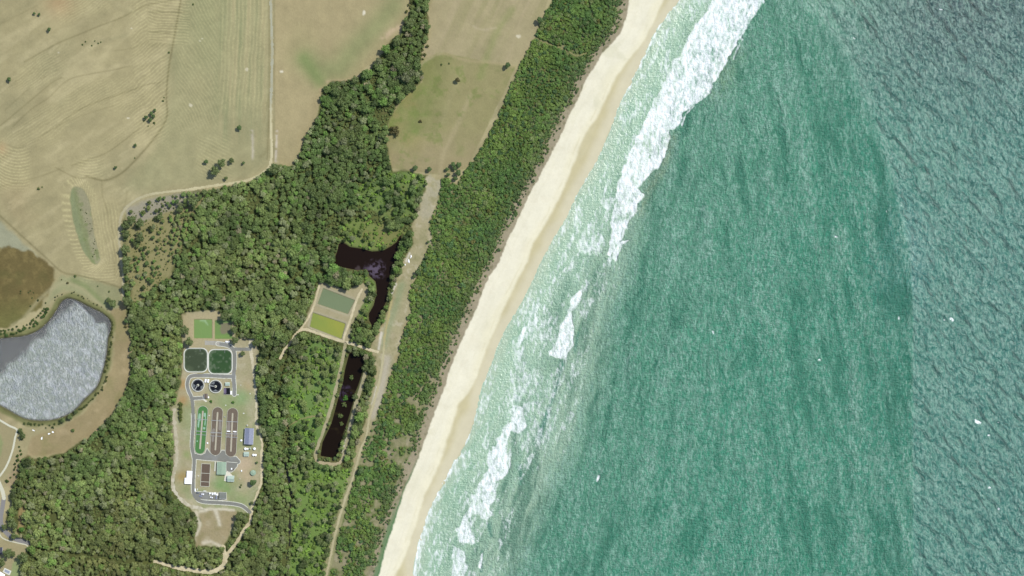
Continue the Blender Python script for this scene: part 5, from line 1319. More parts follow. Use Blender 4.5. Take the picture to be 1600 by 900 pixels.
def jgrid(x0, y0, x1, y1, s, seed, jitter=.42):
    r = np.random.RandomState(seed)
    gx = np.arange(x0, x1, s); gy = np.arange(y0, y1, s * .87)
    A, B = np.meshgrid(gx, gy); A = A + (np.arange(len(gy)) % 2)[:, None] * s / 2
    A = A.ravel() + r.uniform(-1, 1, A.size) * s * jitter; B = B.ravel() + r.uniform(-1, 1, B.size) * s * jitter
    return A, B, r
trees = []   # (x, y, r, tint)

T_OL = C(126, 146, 90); T_DK = C(100, 128, 76); T_BR = C(158, 152, 104); T_LG = C(144, 162, 104); T_GY = C(158, 164, 134); T_BG = C(126, 168, 84)
A, B, r = jgrid(-20, -25, 680, 925, 6.1, 400)
inF = sd_poly(A, B, FOREST, 10); spr = sd_poly(A, B, SPARSE, 10); g1 = sd_poly(A, B, GRASS1, 8); g2 = sd_poly(A, B, GRASS2, 8); g3 = sd_poly(A, B, GRASS3, 8); g4 = sd_poly(A, B, GRASS4, 8); g5 = sd_poly(A, B, GRASS5, 8)
clr = clearance(A, B); dn = fbm(A, B, 30, 401, 3); hue = fbm(A, B, 70, 402, 3) * 1.3; hue2 = fbm(A, B, 25, 403, 3) * 1.3; szn = fbm(A, B, 38, 406, 3) * 1.2; hole = fbm(A, B, 13, 407, 2)
lumn = 1.04 + .38 * fbm(A, B, 45, 404, 3) + .15 * fbm(A, B, 14, 405, 2)
shrubs = []
def gumtint(x, y, h1, h2, q):
    c_ = T_OL * 1.0
    c_ = c_ * (1 - sstep(0, .6, h1) * .7) + T_DK * sstep(0, .6, h1) * .7
    br = float(sstep(700, 850, y) * sstep(460, 380, x)) * .30 + float(sstep(0.1, .6, -h1)) * .25
    c_ = c_ * (1 - br) + T_BR * br
    gr = float(sstep(-.1, .4, h2)) * .65; c_ = c_ * (1 - gr) + T_LG * gr
    if 430 < x and y < 330: c_ = c_ * .6 + T_DK * .4
    if q < .10: c_ = c_ * .35 + T_GY * .65
    elif q < .112: c_ = C(164, 160, 134)
    elif q > .90: c_ = c_ * .4 + T_BG * .6
    elif q > .84: c_ = c_ * .55
    return c_
for i in range(len(A)):
    x, y = A[i], B[i]
    if inF[i] > 0: continue
    q = r.rand(); rad = 3.1 + 1.9 * r.rand() + (2.3 * r.rand() if r.rand() < .16 else 0)
    if spr[i] < 0:
        if spr[i] < -2 and q > .16 + .25 * (dn[i] > .1) + .5 * math.exp(-max(0, (300 - x) * .55 + (y - 300) * -.0 - 12) / 14.0): continue
        rad *= .72
    for g, keep in ((g1, .10), (g2, .26), (g3, .28), (g4, .45), (g5, .4)):
        if g[i] < 0 and (q > keep + .25 * (dn[i] > .15)): rad = 0
    if rad == 0: continue
    if clr[i] < rad * .45: 
        rad = rad * .6
        if clr[i] < rad * .45: continue
    if dn[i] < -.50 + .12 * math.sin(x * .13): continue
    sizen = float(szn[i]); rad *= 1 + .38 * sizen
    if hole[i] > .55: continue
    ti = gumtint(x, y, hue[i], hue2[i], r.rand()) * r.uniform(.78, 1.22) * lumn[i]
    trees.append((x, y, rad, ti, 0))
# undergrowth in grassy patches, sparse corner, forest gaps
A, B, r = jgrid(-20, -25, 680, 925, 5.6, 410)
inF = sd_poly(A, B, FOREST, 10); spr = sd_poly(A, B, SPARSE, 10); g1 = sd_poly(A, B, GRASS1, 8); g2 = sd_poly(A, B, GRASS2, 8); g3 = sd_poly(A, B, GRASS3, 8); g4 = sd_poly(A, B, GRASS4, 8); g5 = sd_poly(A, B, GRASS5, 8); clr = clearance(A, B); hue = fbm(A, B, 25, 411, 3)
fill = []
for i in range(len(A)):
    if inF[i] > -1 or clr[i] < 1.2: continue
    x, y = A[i], B[i]; q = r.rand(); rad = r.uniform(1.0, 2.4)
    if spr[i] < 0:
        if q > .55: continue
        rad *= .7; ti = C(130, 142, 86) * r.uniform(.8, 1.2)
    elif min(g1[i], g2[i], g3[i], g4[i], g5[i]) < 0:
        if q > .66: continue
        ti = C(150, 188, 90) * r.uniform(.75, 1.35); rad *= r.uniform(.9, 1.7)
        if hue[i] > .2: ti = C(130, 158, 82) * r.uniform(.85, 1.2)
    else:
        ti = T_LG * r.uniform(.7, 1.05); rad *= 1.3
    fill.append((x, y, rad, ti))
# coast scrub
T_C1 = C(124, 158, 88); T_C2 = C(104, 144, 84); T_C3 = C(140, 168, 90); T_C4 = C(148, 156, 118); T_C5 = C(98, 132, 86)
A, B, r = jgrid(495, -25, 1000, 925, 3.9, 420)
inC = sd_poly(A, B, COAST, 12); clr = clearance(A, B); dn = fbm(A, B, 16, 81, 4); hue = fbm(A, B, 40, 421, 3); hue2 = fbm(A, B, 14, 422, 2) * 1.4; hue = hue * 1.3; cs = fbm(A, B, 28, 423, 3) * 1.3; cl = 1 + .22 * fbm(A, B, 18, 424, 3) * 1.3; dv = A - linex(VEG, B)
for i in range(len(A)):
    if inC[i] > 1.0: continue
    x, y = A[i], B[i]
    if clr[i] < 1.0: continue
    south = float(sstep(470, 720, y))
    thr = .66 - .50 * south
    if dn[i] > thr and r.rand() < .8: continue
    if fbm(np.array([x]), np.array([y]), 7, 82, 3)[0] > .55 - .18 * south and r.rand() < .65: continue
    if dv[i] > -13 and r.rand() < .5: continue
    rad = (r.uniform(1.7, 3.2) + (1.7 * r.rand() if r.rand() < .17 else 0)) * (1 + .30 * cs[i])
    if dv[i] > -16: rad *= .75
    c_ = T_C1 * 1.0; a = float(sstep(-.1, .6, hue[i])) * .8; c_ = c_ * (1 - a) + T_C3 * a
    a = float(sstep(0, .6, -hue[i])) * .7; c_ = c_ * (1 - a) + T_C2 * a
    q = r.rand()
    if q < .12: c_ = c_ * .4 + T_C4 * .6
    elif q < .26: c_ = T_C5 * 1.0
    elif q > .975: c_ = C(132, 134, 80)
    a = float(sstep(-45, -15, dv[i])) * .5; c_ = c_ * (1 - a) + C(116, 134, 98) * a
    shrubs.append((x, y, rad, c_ * r.uniform(.84, 1.16) * cl[i]))
# scrub along lake and pond edges, creek head
edge = []
def along_line(L, s, wj, rr, ti, keep=1.0, seed=430):
    r = np.random.RandomState(seed); L = smooth_line(L, s)
    for p in L:
        if r.rand() > keep: continue
        edge.append((p[0] + r.uniform(-wj, wj), p[1] + r.uniform(-wj, wj), r.uniform(*rr), ti * r.uniform(.8, 1.2)))
along_line(P("-10 524 10 522 30 518 45 512 58 505 68 494 76 484"), 3.2, 2.6, (1.8, 3.2), C(84, 112, 58), .95, 431)
along_line(P("-10 519 20 515 50 502 66 486 74 474"), 4.2, 2.4, (1.4, 2.6), C(96, 116, 64), .8, 437)
along_line(P("78 476 88 464 98 458 112 456 128 462 142 470 158 478"), 4.5, 2, (.9, 1.6), C(96, 104, 66), .8, 432)
along_line(P("176 500 176 530 172 552 168 575 164 600 150 618 140 628 120 645 108 654"), 4.0, 2, (1.3, 2.6), C(100, 110, 62), .9, 433)
along_line(P("40 662 52 664 66 664 80 666 96 662"), 4.0, 2.4, (1.4, 2.6), C(96, 112, 66), .9, 434)
along_line(P("30 672 34 684 34 700 30 715 24 728"), 3.4, 3, (1.8, 3.0), C(86, 110, 58), .9, 435)
along_line(P("24 730 20 745 12 752"), 3.4, 2.5, (1.6, 2.6), C(86, 110, 58), .8, 436)
along_line(P("28 455 50 452 48 478 62 470"), 5, 5, (1, 1.8), C(106, 118, 72), .6, 438)
along_line(P("575 566 582 590 573 612"), 3.2, 2.4, (2.0, 3.2), C(96, 122, 66), .9, 439)
along_line(P("566 640 560 670 550 700 545 720"), 3.0, 4, (1.8, 3.0), C(92, 122, 60), 1, 440)
along_line(P("640 20 645 0 660 5 664 30 655 60 664 80 656 98"), 3.4, 5, (1.6, 3.0), C(104, 112, 66), .9, 441)
along_line(P("130 330 140 350 148 380 150 405"), 4, 4, (.6, 1.1), C(104, 118, 72), .9, 442)

# individual paddock trees and bushes, each with its own label
PADDOCK = [
 (56, 22.5, 2.6, 'round', 'left of two small dark bushes touching, near the top left corner', 'bush'), (63.5, 24, 2.6, 'round', 'right of two small dark bushes touching, near the top left corner', 'bush'),
 (79.5, 47.5, 3.6, 'round', 'lone dark bush up and left of the scattered bush dots', 'bush'), (17.3, 125, 4.0, 'round', 'lone dark oval bush near the left edge of the big paddock', 'bush'),
 (130.4, 70.5, 1.5, 's', 'lower left dot bush of the six scattered in the paddock', 'bush'), (135.2, 65.8, 1.4, 's', 'tiny dark bush second from left among six scattered', 'bush'), (145, 71.8, 1.4, 's', 'lowest tiny dark bush of the six scattered in the paddock', 'bush'),
 (149.5, 64.6, 1.2, 's', 'topmost tiny dark bush of the six scattered in the paddock', 'bush'), (155, 68.2, 1.4, 's', 'tiny dark bush second from right among six scattered', 'bush'), (159, 66.5, 1.3, 's', 'rightmost tiny dark bush of the six scattered in the paddock', 'bush'),
 (243.5, 173, 3.0, 'round', 'topmost tree of the dark clump right of centre in the western paddock', 'tree'), (238.5, 178, 3.8, 'round', 'upper middle tree of the dark paddock clump', 'tree'), (230, 184.5, 4.0, 'round', 'leftmost dark tree of the paddock clump', 'tree'), (236.5, 188, 3.8, 'round', 'lower middle tree of the dark paddock clump', 'tree'), (241.5, 182.5, 3.4, 'round', 'right hand tree of the dark paddock clump', 'tree'),
 (242.2, 192.7, 2.0, 's', 'small bush just below the dark paddock clump', 'bush'), (233, 197.5, 1.2, 's', 'tiny bush lowest below the dark paddock clump', 'bush'), (226, 189.5, 1.4, 's', 'tiny bush at the left foot of the dark paddock clump', 'bush'),
 (256, 158, 1.8, 's', 'thin bush beside the fence track above the dark clump', 'bush'), (257.5, 153, 1.2, 's', 'tiny bush highest beside the fence track above the clump', 'bush'),
 (265, 82.5, 1.9, 's', 'small bush in the pale swale left of the mown rows', 'bush'), (302.8, 7.5, 1.6, 's', 'small bush near the top edge above the hay rows', 'bush'),
 (213.3, 227.5, 3.0, 'round', 'small dark tree left of the curved wheel track', 'tree'), (212, 247.3, 1.2, 's', 'tiny bush sitting on the curved wheel track', 'bush'), (182.5, 262.5, 3.0, 'round', 'small dark tree above the end of the curved wheel track', 'tree'),
 (62, 295, 2.4, 's', 'lone bush left of the green oval patch', 'bush'), (67.5, 292.5, 1.3, 's', 'tiny bush right next to the lone bush left of the oval', 'bush'),
 (375.5, 200, 4.4, 'round', 'round green tree standing alone in the mown field', 'tree'), (324, 253, 4.2, 'round', 'round tree left of the big clump above the dirt track', 'tree'), (338.5, 268, 8.0, 'gum', 'largest left tree of the clump above the dirt track', 'tree'), (348.5, 256, 7.0, 'gum', 'upper right tree of the clump above the dirt track', 'tree'),
 (363.5, 251.5, 4.6, 'gum', 'spindly tree right of the clump above the dirt track', 'tree'), (381.5, 255, 2.9, 'round', 'small round tree rightmost above the dirt track bend', 'tree'), (354.5, 279, 3.4, 'gum', 'thin tree between the clump and the dirt track', 'tree'),
 (793.3, 102.7, 5.3, 'round', 'perfectly round tree alone on the fence line near the coast scrub', 'tree'), (843.5, 33, 6.0, 'round', 'round tree at the left edge of the coast scrub near the top', 'tree'), (715, 126, 4.6, 'round', 'dark tree alone in the olive meadow', 'tree'), (702, 99.5, 1.5, 's', 'tiny bush near the fence corner above the meadow', 'bush'),
 (690, 101.5, 1.8, 's', 'small bush on the fence corner above the meadow', 'bush'), (657, 190, 2.8, 's', 'faint green bush inside the olive meadow', 'bush'), (617, 205, 8.2, 's', 'wide pale green bush at the left edge of the olive meadow', 'bush'),
 (649, 263, 5.2, 'round', 'left of two round trees at the foot of the meadow', 'tree'), (671.5, 265, 4.4, 'round', 'right of two round trees at the foot of the meadow', 'tree'),
 (698.5, 265, 3.6, 'round', 'upper left small tree of the clump beside the bare strip', 'tree'), (700.5, 273.5, 3.6, 'round', 'lower left small tree of the clump beside the bare strip', 'tree'), (708, 257.5, 4.6, 'round', 'top left dark tree of the clump beside the bare strip', 'tree'), (717.5, 258, 5.0, 'round', 'top right dark tree of the clump beside the bare strip', 'tree'), (711, 263, 4.0, 'round', 'centre dark tree of the clump beside the bare strip', 'tree'),
 (716, 270.5, 5.8, 'round', 'broad dark tree low in the clump beside the bare strip', 'tree'), (711.5, 279.5, 4.4, 'round', 'lowest dark tree of the clump beside the bare strip', 'tree'),
 (669.5, 378, 2.8, 'round', 'small dark bush alone on the bare strip', 'bush'), (653, 425, 4.6, 'round', 'dark tree poking into the bare strip, right one', 'tree'), (647.5, 432, 3.4, 'round', 'dark tree poking into the bare strip, left one', 'tree'), (667, 402, 3.6, 'round', 'dark tree on the right margin of the bare strip', 'tree'),
 (118.5, 431.5, 2.4, 's', 'dark bush on the lawn above the tip of the lake', 'bush'), (106.5, 442, 2.2, 's', 'olive bush directly above the tip of the lake', 'bush'), (171.5, 455.5, 1.8, 's', 'small bush on the lawn right of the lake tip', 'bush'), (153.5, 447, 1.2, 's', 'tiny bush on the lawn right of the lake tip', 'bush'), (97, 437, 1.2, 's', 'tiny bush left of the olive bush above the lake', 'bush'),
 (179, 474, 6.8, 'gum', 'large tree between the lake corner and the dirt track', 'tree'), (171.5, 469, 4.6, 'gum', 'upper left companion of the large tree by the lake corner', 'tree'), (199, 501, 4.6, 'round', 'dark tree on the bare ground right of the lake', 'tree'), (197, 510, 2.6, 's', 'olive bush under the dark tree right of the lake', 'bush'),
 (199, 390, 7.6, 'gum', 'upper tree of the column along the left farm track', 'tree'), (201, 408, 8.4, 'gum', 'middle tree of the column along the left farm track', 'tree'), (200, 421, 7.0, 'gum', 'lowest tree of the joined column along the left farm track', 'tree'), (199.5, 449, 6.6, 'gum', 'tree just below the gap in the column by the farm track', 'tree'), (203, 470, 8.6, 'gum', 'large tree where the column meets the forest', 'tree'),
 (199, 352, 7.0, 'gum', 'left tree of the cluster at the inner bend of the track', 'tree'), (209, 344, 8.0, 'gum', 'top tree of the cluster at the inner bend of the track', 'tree'), (222, 349, 7.4, 'gum', 'right tree of the cluster at the inner bend of the track', 'tree'), (200, 366, 6.4, 'gum', 'lower left tree of the cluster at the inner bend', 'tree'), (222, 372, 7.0, 'gum', 'tree just below the cluster at the inner bend', 'tree'), (213, 379, 4.6, 'gum', 'smaller tree lowest below the cluster at the inner bend', 'tree'), (241, 371, 3.8, 'round', 'round tree in the golden grass right of the bend cluster', 'tree'),
 (278.7, 315.8, 4.6, 'round', 'perfectly round small tree below the curving dirt track', 'tree'), (284, 327, 6.2, 'gum', 'tree just below the round one under the dirt track', 'tree'), (306, 315, 9.6, 'gum', 'large tree standing out below the dirt track', 'tree'), (322, 301, 5.2, 'gum', 'tree touching the dirt track above the large one', 'tree'), (252, 340, 5.0, 'gum', 'lone tree in the grey gravel corner', 'tree'),
 (430.5, 265, 9.4, 'gum', 'large tree at the elbow of the farm track', 'tree'), (512, 128, 0.01, 'gum', None, 'tree'), (556, 126.5, 6.8, 'gum', 'round tree bulging from the top edge of the creek wood', 'tree'), (620.5, 67, 7.0, 'gum', 'dark tree at the neck of the creek wood, left', 'tree'), (631, 66, 5.4, 'gum', 'dark tree at the neck of the creek wood, right', 'tree'), (642, 38, 8.0, 'gum', 'broad tree in the narrow top of the creek wood', 'tree'), (667, 37, 3.0, 'round', 'small tree on the right side of the narrow creek wood', 'tree'),
 (396.8, 753, 6.2, 'round', 'dark round tree inside the works next to the green water tank', 'tree'), (380.8, 552, 4.4, 'gum', 'dark tree on the grass inside the bend of the sandy track', 'tree'), (291, 516, 7.4, 'gum', 'large tree left of the green lagoons', 'tree'), (298, 534, 7.0, 'gum', 'dark tree above the left rounded basin', 'tree'), (283, 505, 6.0, 'gum', 'tree at the upper left of the green lagoons', 'tree'),
 (353, 495, 7.0, 'gum', 'tree overhanging the top right of the green lagoons', 'tree'), (369, 531, 6.2, 'gum', 'dark tree right of the white van', 'tree'), (368, 515, 6.0, 'gum', 'tree right of the brown lagoon', 'tree'),
 (330.5, 627, 2.4, 's', 'small green shrub left on the lawn below the clarifiers', 'bush'), (364.8, 628.3, 2.6, 's', 'small green shrub right on the lawn below the clarifiers', 'bush'), (402, 722.5, 2.2, 'round', 'black-green bush on the sandy track by the tanks', 'bush'), (376, 760.5, 2.0, 's', 'small dark shrub on the lower lawn of the works', 'bush'), (377.6, 757.5, 1.6, 's', 'small dark shrub touching the other on the lower lawn', 'bush'), (394.5, 785, 3.0, 'gum', 'tree at the right end of the southern works road', 'tree'),
 (282.8, 631, 3.6, 's', 'top shrub in the long planted bed left of the works road', 'bush'), (283, 637.5, 4.0, 's', 'second shrub from the top in the long planted bed', 'bush'), (282.6, 644, 4.2, 's', 'third shrub from the top in the long planted bed', 'bush'), (282.8, 650.5, 4.0, 's', 'fourth shrub from the top in the long planted bed', 'bush'), (283, 656, 3.2, 's', 'bottom shrub in the long planted bed left of the works road', 'bush'),
 (115, 672, 3.2, 's', 'lone bush on the bare ground below the lake', 'bush'), (38, 680, 5.0, 'gum', 'tree left of the dinghies', 'tree'), (34, 672, 4.0, 'gum', 'upper tree beside the junction of the footpath', 'tree'), (100, 655, 4.4, 'gum', 'round tree on the lower shore of the lake', 'tree'), (112, 651, 4.6, 'gum', 'tree on the lower right shore of the lake', 'tree'), (120, 643, 3.6, 'gum', 'tree higher on the lower right shore of the lake', 'tree'),
 (16, 862, 8.2, 'gum', 'broad garden tree right of the dark roofed house', 'tree'), (23, 864, 5.0, 'gum', 'smaller garden tree joined to the broad one', 'tree'), (6, 877, 7.0, 'gum', 'garden tree between the dark roof and the pool', 'tree'), (10, 822, 5.4, 'gum', 'round tree inside the curve of the street', 'tree'), (24, 817, 8.0, 'gum', 'big tree right of the curve of the street', 'tree'), (25, 836, 5.6, 'gum', 'tree touching the lower curve of the street', 'tree'), (36, 826, 5.0, 'round', 'bright round tree right of the street curve', 'tree'), (40, 868, 8.4, 'gum', 'large dark tree right of the narrow lawn', 'tree'),
 (549, 590, 4.4, 's', 'upper water shrub in the long black pond', 'bush'), (540, 622, 4.6, 's', 'pale green shrub growing out of the long black pond, below the purple patch', 'bush'), (538, 632, 4.2, 's', 'pale shrub just under the one below the purple patch', 'bush'), (532.5, 650, 4.6, 's', 'lower pale shrub in the long black pond', 'bush'), (534, 662, 3.6, 's', 'lowest pale shrub in the long black pond', 'bush'), (557, 552, 5.4, 'gum', 'tree covering the top end of the long black pond', 'tree'), (556, 619, 5.4, 'gum', 'round tree on the right bank of the long black pond', 'tree'), (524, 716, 3.4, 'round', 'round bush at the bottom corner of the long black pond', 'bush'),
 (582, 564, 6.0, 'gum', 'large tree right of the top of the long black pond', 'tree'), (571, 574, 5.6, 'gum', 'tree on the right bank near the top of the long pond', 'tree'), (579, 592, 5.2, 'gum', 'tree between the long pond and the coast track', 'tree'), (565, 735, 6.0, 'round', 'round tree right of the coast track below the long pond', 'tree'),
]
M_und = None
TN = {'gum': C(116, 132, 86), 'round': C(98, 124, 76), 's': C(112, 132, 78)}
WARM = np.array([0.97, 0.955, 0.78])
def put_tree(name, x, y, rad, ti, crown, trunk, label, cat, group=None, rz=None, hs=1.0, parts=True):
    z = gz_arr(x, y)
    rz = random.uniform(0, 6.28) if rz is None else rz
    if parts:
        t = bpy.data.objects.new(name, None); COL.objects.link(t); t.empty_display_size = 1
        t.location = (x - 800, 450 - y, z); t.rotation_euler = (0, 0, rz); t.scale = (rad, rad, rad * hs)
        c_ = bpy.data.objects.new('crown', crown); link(c_, t); c_['tint'] = [float(q) for q in ti * WARM]
        k = bpy.data.objects.new('trunk', trunk); link(k, t)
    else:
        t = bpy.data.objects.new(name, crown); link(t); t['tint'] = [float(q) for q in ti * WARM]
        t.location = (x - 800, 450 - y, z); t.rotation_euler = (0, 0, rz); t.scale = (rad, rad, rad * hs)
    tag(t, label, cat, group); return t
def gz_arr(x, y): return gz(x, y)
first_crowns = {}
for (x, y, rad, kind, lb, cat) in PADDOCK:
    if lb is None: continue
    ti = TN[kind] * random.uniform(.85, 1.15)
    if 'pale' in lb: ti = C(112, 128, 76)
    if 'bright' in lb or 'green shrub' in lb: ti = C(88, 136, 56)
    if 'olive' in lb: ti = C(104, 100, 62)
    if 'planted bed' in lb: ti = C(110, 122, 66) * random.uniform(.85, 1.1)
    gp = 'bushes scattered over the paddock' if 'six scattered' in lb or 'dot bush' in lb else ('shrubs in the planted bed' if 'planted bed' in lb else None)
    if kind == 's': put_tree('bush', x, y, rad, ti, SHR[random.randrange(6)], None, lb, cat, gp, parts=False)
    else: put_tree('tree' if cat == 'tree' else 'bush', x, y, rad, ti, (GUM if kind == 'gum' else ROUND)[random.randrange(3)], TRK[random.randrange(3)], lb, cat, gp, hs=.85 if kind == 'round' else 1.0)

# ------------------------------------------------------------------ labels for the many
LM = [(306, 562, 'the left rounded basin'), (345, 565, 'the right rounded basin'), (318, 513, 'the green lagoons'), (356, 534, 'the white van'), (361, 675, 'the brown treatment ditch'), (316, 671, 'the green treatment ditch'), (390, 681, 'the blue-grey shed'), (396, 738, 'the green water tank'),
      (296, 745, 'the white stepped building'), (321, 742, 'the drying bed'), (335, 825, 'the bare southern clearing'), (352, 873, 'the sandy track junction'), (280, 887, 'the lower sandy track'), (100, 560, 'the big silvery lake'), (60, 705, 'the bare lakeside tail'), (150, 665, 'the bare lakeside bend'),
      (27, 671, 'the footpath junction'), (8, 829, 'the street curve'), (46, 848, 'the end of the street'), (199, 501, 'the dark tree by the lake'), (201, 405, 'the column of track trees'), (210, 350, 'the bend cluster of trees'), (306, 315, 'the large track-side tree'), (430, 262, 'the farm track elbow'),
      (500, 150, 'the creek wood top left corner'), (556, 126, 'the round creek wood tree'), (625, 66, 'the neck of the creek wood'), (650, 15, 'the narrow top of the creek wood'), (617, 205, 'the pale bush on the meadow edge'), (649, 263, 'the meadow foot trees'), (600, 280, 'the white heap in the scrub'),
      (530, 395, 'the forked black pond left end'), (620, 375, 'the forked black pond top tip'), (590, 440, 'the fork of the black pond'), (582, 505, 'the forked black pond bottom tip'), (526, 470, 'the grey-green square pond'), (512, 508, 'the yellow-green square pond'), (452, 538, 'the gravel track end'),
      (555, 560, 'the top of the long black pond'), (535, 640, 'the middle of the long black pond'), (512, 710, 'the bottom of the long black pond'), (455, 780, 'the dark forest gap'), (470, 655, 'the faint path beside the long pond'), (525, 833, 'the lower coast track'), (551, 749, 'the coast track below the ponds'),
      (240, 600, 'the middle of the western wood'), (150, 780, 'the lower left wood centre'), (85, 805, 'the small dark hollow'), (230, 820, 'the lower wood brown patch'), (420, 400, 'the heart of the upper wood'), (350, 420, 'the wood above the lagoons'), (420, 700, 'the wood right of the works'), (420, 850, 'the wood beside the bottom track')]
LMC = [(843, 33, 'the round tree at the scrub top'), (880, 78, 'the path through the scrub'), (793, 103, 'the round fence-line tree'), (715, 265, 'the clump beside the bare strip'), (669, 378, 'the lone bush on the strip'), (650, 428, 'the trees poking into the strip'), (602, 540, 'the white sandy patch'), (586, 618, 'the coast track white streak'),
       (565, 735, 'the round tree by the coast track'), (520, 870, 'the lowest coast track'), (690, 281, 'the top of the bare strip'), (640, 480, 'the green part of the strip'), (780, 200, 'the long meadow edge'), (740, 380, 'the middle of the coast scrub'), (700, 480, 'the pale clearing in the scrub'), (650, 600, 'the lower middle scrub'), (600, 750, 'the gappy lower scrub'), (570, 850, 'the bottom scrub'),
       (930, 60, 'the beach top corner'), (870, 215, 'the upper beach edge'), (810, 330, 'the mid beach edge'), (740, 480, 'the beach edge opposite the ponds'), (680, 630, 'the beach edge opposite the works'), (620, 780, 'the lower beach edge'), (790, 290, 'the wide middle scrub'), (900, 30, 'the scrub top'), (830, 130, 'the upper scrub')]
def direction(dx, dy):
    a = (math.degrees(math.atan2(-dy, dx)) + 360) % 360
    return ['right of', 'up and right of', 'above', 'up and left of', 'left of', 'down and left of', 'below', 'down and right of'][int(((a + 22.5) % 360) // 45)]
used_labels = {}
def make_label(x, y, rad, ti, lms, sizes, noun):
    size = sizes[0] if rad < sizes[3] else (sizes[1] if rad < sizes[4] else sizes[2])
    lum = float(ti.sum())
    tone = 'dark' if lum < sizes[5] else ('mid green' if lum < sizes[6] else 'light')
    if ti[0] > ti[1] * .92: tone = 'brownish'
    ds = sorted((math.hypot(x - a, y - b), a, b, n) for a, b, n in lms)
    for k in range(0, 7):
        d, a, b, n = ds[0]
        near = 'just ' if d < 22 else ('' if d < 48 else 'well ')
        lb = f'{size} {tone} {noun} {near}{direction(x - a, y - b)} {n}'
        if k > 0:
            d2, a2, b2, n2 = ds[k]
            lb = f'{size} {tone} {noun} {direction(x - a, y - b)} {n}, {direction(x - a2, y - b2)} {n2}'
        if lb not in used_labels and len(lb.replace('-', ' ').split()) <= 16: break
    if len(lb.replace('-', ' ').split()) > 16 or lb in used_labels:
        d, a, b, n = ds[0]; lb = f'{size} {tone} {noun} {direction(x - a, y - b)} {n}'
    used_labels[lb] = used_labels.get(lb, 0) + 1
    return lb

def infr(x, y, m=2): return -m < x < 1600 + m and -m < y < 900 + m
blocked = [(q[0], q[1], q[2]) for q in PADDOCK if q[2] > 3]
def free(x, y, r_): return all(math.hypot(x - a, y - b) > .75 * (c_ + r_ * .5) for a, b, c_ in blocked)
trees = [q for q in trees if free(q[0], q[1], q[2])]
inn = sorted([q for q in trees if 4 < q[0] < 1596 and 4 < q[1] < 896], key=lambda q: -q[2])
big = inn[:255]; bigset = set(id(q) for q in big)
rest = [q for q in trees if id(q) not in bigset]
src_crowns, src_trunks = [], []
for i, (x, y, rad, ti, _) in enumerate(big):
    lb = make_label(x, y, rad, ti, LM, ('tall', 'broad', 'huge', 5.7, 6.2, .24, .30), 'forest tree')
    o = put_tree('forest_tree', x, y, rad, ti, GUM[i % 6], TRK[i % 3], lb, 'tree', 'broad trees standing out in the woodland')
    if i < 6: src_crowns.append(o.children[0] if o.children[0].name.startswith('crown') else o.children[1])
    if i < 3: src_trunks.append([c_ for c_ in o.children if c_.name.startswith('trunk')][0])
inn = sorted([q for q in shrubs if 3 < q[1] < 897], key=lambda q: -q[2])
bigs = inn[:300]; bs = set(id(q) for q in bigs)
rests = [q for q in shrubs if id(q) not in bs]
src_shr = []
for i, (x, y, rad, ti) in enumerate(bigs):
    lb = make_label(x, y, rad, ti, LMC, ('low', 'wide', 'huge', 3.9, 4.4, .28, .36), 'coastal shrub')
    o = put_tree('coastal_shrub', x, y, rad, ti, SHR[i % 6], None, lb, 'shrub', 'wide shrubs standing out in the coastal scrub', parts=False)
    if i < 6: src_shr.append(o)

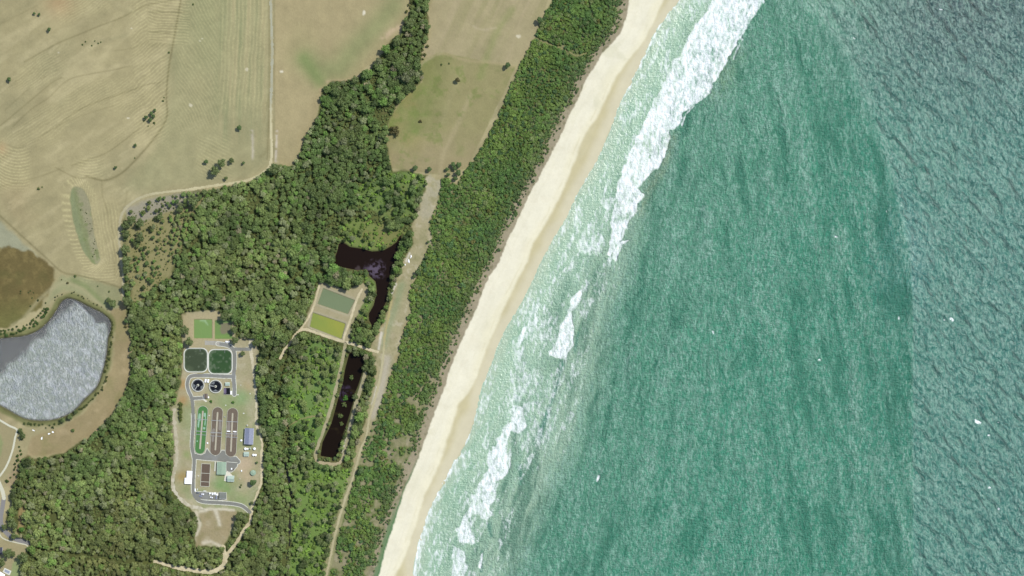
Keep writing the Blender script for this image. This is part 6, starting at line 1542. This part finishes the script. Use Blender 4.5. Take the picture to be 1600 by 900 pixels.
# ------------------------------------------------------------------ the rest of the canopy as one mass each
def mass(name, pts, sources, trunks=None, label=None, cat=None):
    xs_ = np.array([p[0] for p in pts]); ys_ = np.array([p[1] for p in pts]); rr = np.array([p[2] for p in pts]); tt = np.array([p[3] for p in pts])
    zz = ground(xs_, ys_)
    me = bpy.data.meshes.new(name); me.vertices.add(len(pts)); me.vertices.foreach_set('co', np.column_stack([xs_ - 800, 450 - ys_, zz]).astype(np.float32).ravel())
    r = np.random.RandomState(len(pts))
    a = me.attributes.new('size', 'FLOAT', 'POINT'); a.data.foreach_set('value', rr.astype(np.float32))
    a = me.attributes.new('rise', 'FLOAT', 'POINT'); a.data.foreach_set('value', (rr * r.uniform(.8, 1.2, len(pts)) * (3.4 / np.maximum(rr, 2.0)) ** .35).astype(np.float32))
    a = me.attributes.new('turn', 'FLOAT', 'POINT'); a.data.foreach_set('value', r.uniform(0, 6.28, len(pts)).astype(np.float32))
    a = me.attributes.new('pick', 'INT', 'POINT'); a.data.foreach_set('value', r.randint(0, 6, len(pts)).astype(np.int32))
    a = me.attributes.new('tint', 'FLOAT_COLOR', 'POINT'); rgba = np.ones((len(pts), 4), np.float32); rgba[:, :3] = tt * WARM; a.data.foreach_set('color', rgba.ravel())
    o = bpy.data.objects.new(name, me); link(o)
    ng = bpy.data.node_groups.new(name, 'GeometryNodeTree')
    ng.interface.new_socket('Geometry', in_out='INPUT', socket_type='NodeSocketGeometry'); ng.interface.new_socket('Geometry', in_out='OUTPUT', socket_type='NodeSocketGeometry')
    gi = ng.nodes.new('NodeGroupInput'); go = ng.nodes.new('NodeGroupOutput')
    def nattr(nm, dt):
        n = ng.nodes.new('GeometryNodeInputNamedAttribute'); n.data_type = dt; n.inputs['Name'].default_value = nm; return n.outputs['Attribute']
    size = nattr('size', 'FLOAT'); turn = nattr('turn', 'FLOAT'); pick = nattr('pick', 'INT')
    cx = ng.nodes.new('ShaderNodeCombineXYZ'); ng.links.new(turn, cx.inputs[2])
    cs = ng.nodes.new('ShaderNodeCombineXYZ')
    for i in range(2): ng.links.new(size, cs.inputs[i])
    ng.links.new(nattr('rise', 'FLOAT'), cs.inputs[2])
    outs = []
    for srcs in (sources, trunks):
        if not srcs: continue
        jn = ng.nodes.new('GeometryNodeJoinGeometry')
        for s in srcs:
            oi = ng.nodes.new('GeometryNodeObjectInfo'); oi.transform_space = 'ORIGINAL'; oi.inputs['Object'].default_value = s; oi.inputs['As Instance'].default_value = True
            ng.links.new(oi.outputs['Geometry'], jn.inputs[0])
        ip = ng.nodes.new('GeometryNodeInstanceOnPoints')
        ng.links.new(gi.outputs[0], ip.inputs['Points']); ng.links.new(jn.outputs[0], ip.inputs['Instance'])
        ip.inputs['Pick Instance'].default_value = True
        ng.links.new(pick, ip.inputs['Instance Index']); ng.links.new(cx.outputs[0], ip.inputs['Rotation']); ng.links.new(cs.outputs[0], ip.inputs['Scale'])
        outs.append(ip.outputs[0])
    jo = ng.nodes.new('GeometryNodeJoinGeometry')
    for s in outs: ng.links.new(s, jo.inputs[0])
    ng.links.new(jo.outputs[0], go.inputs[0])
    md = o.modifiers.new('canopy', 'NODES'); md.node_group = ng
    tag(o, label, cat, kind='stuff'); return o
mass('woodland', [q[:4] for q in rest], src_crowns, src_trunks, 'dense olive green woodland around the works and creek', 'woodland')
mass('undergrowth', fill + edge, src_shr, None, 'low bright undergrowth in woodland gaps and on pond edges', 'undergrowth')
mass('coastal_scrub', rests, src_shr, None, 'dense green scrub covering the dune behind the beach', 'scrub')
print('dups', sum(v_ for v_ in used_labels.values() if v_ > 1), 'over', [k for k in used_labels if len(k.split()) > 15][:6])
print('trees', len(trees), 'shrubs', len(shrubs), 'fill', len(fill), 'dup labels', sum(1 for v_ in used_labels.values() if v_ > 1))
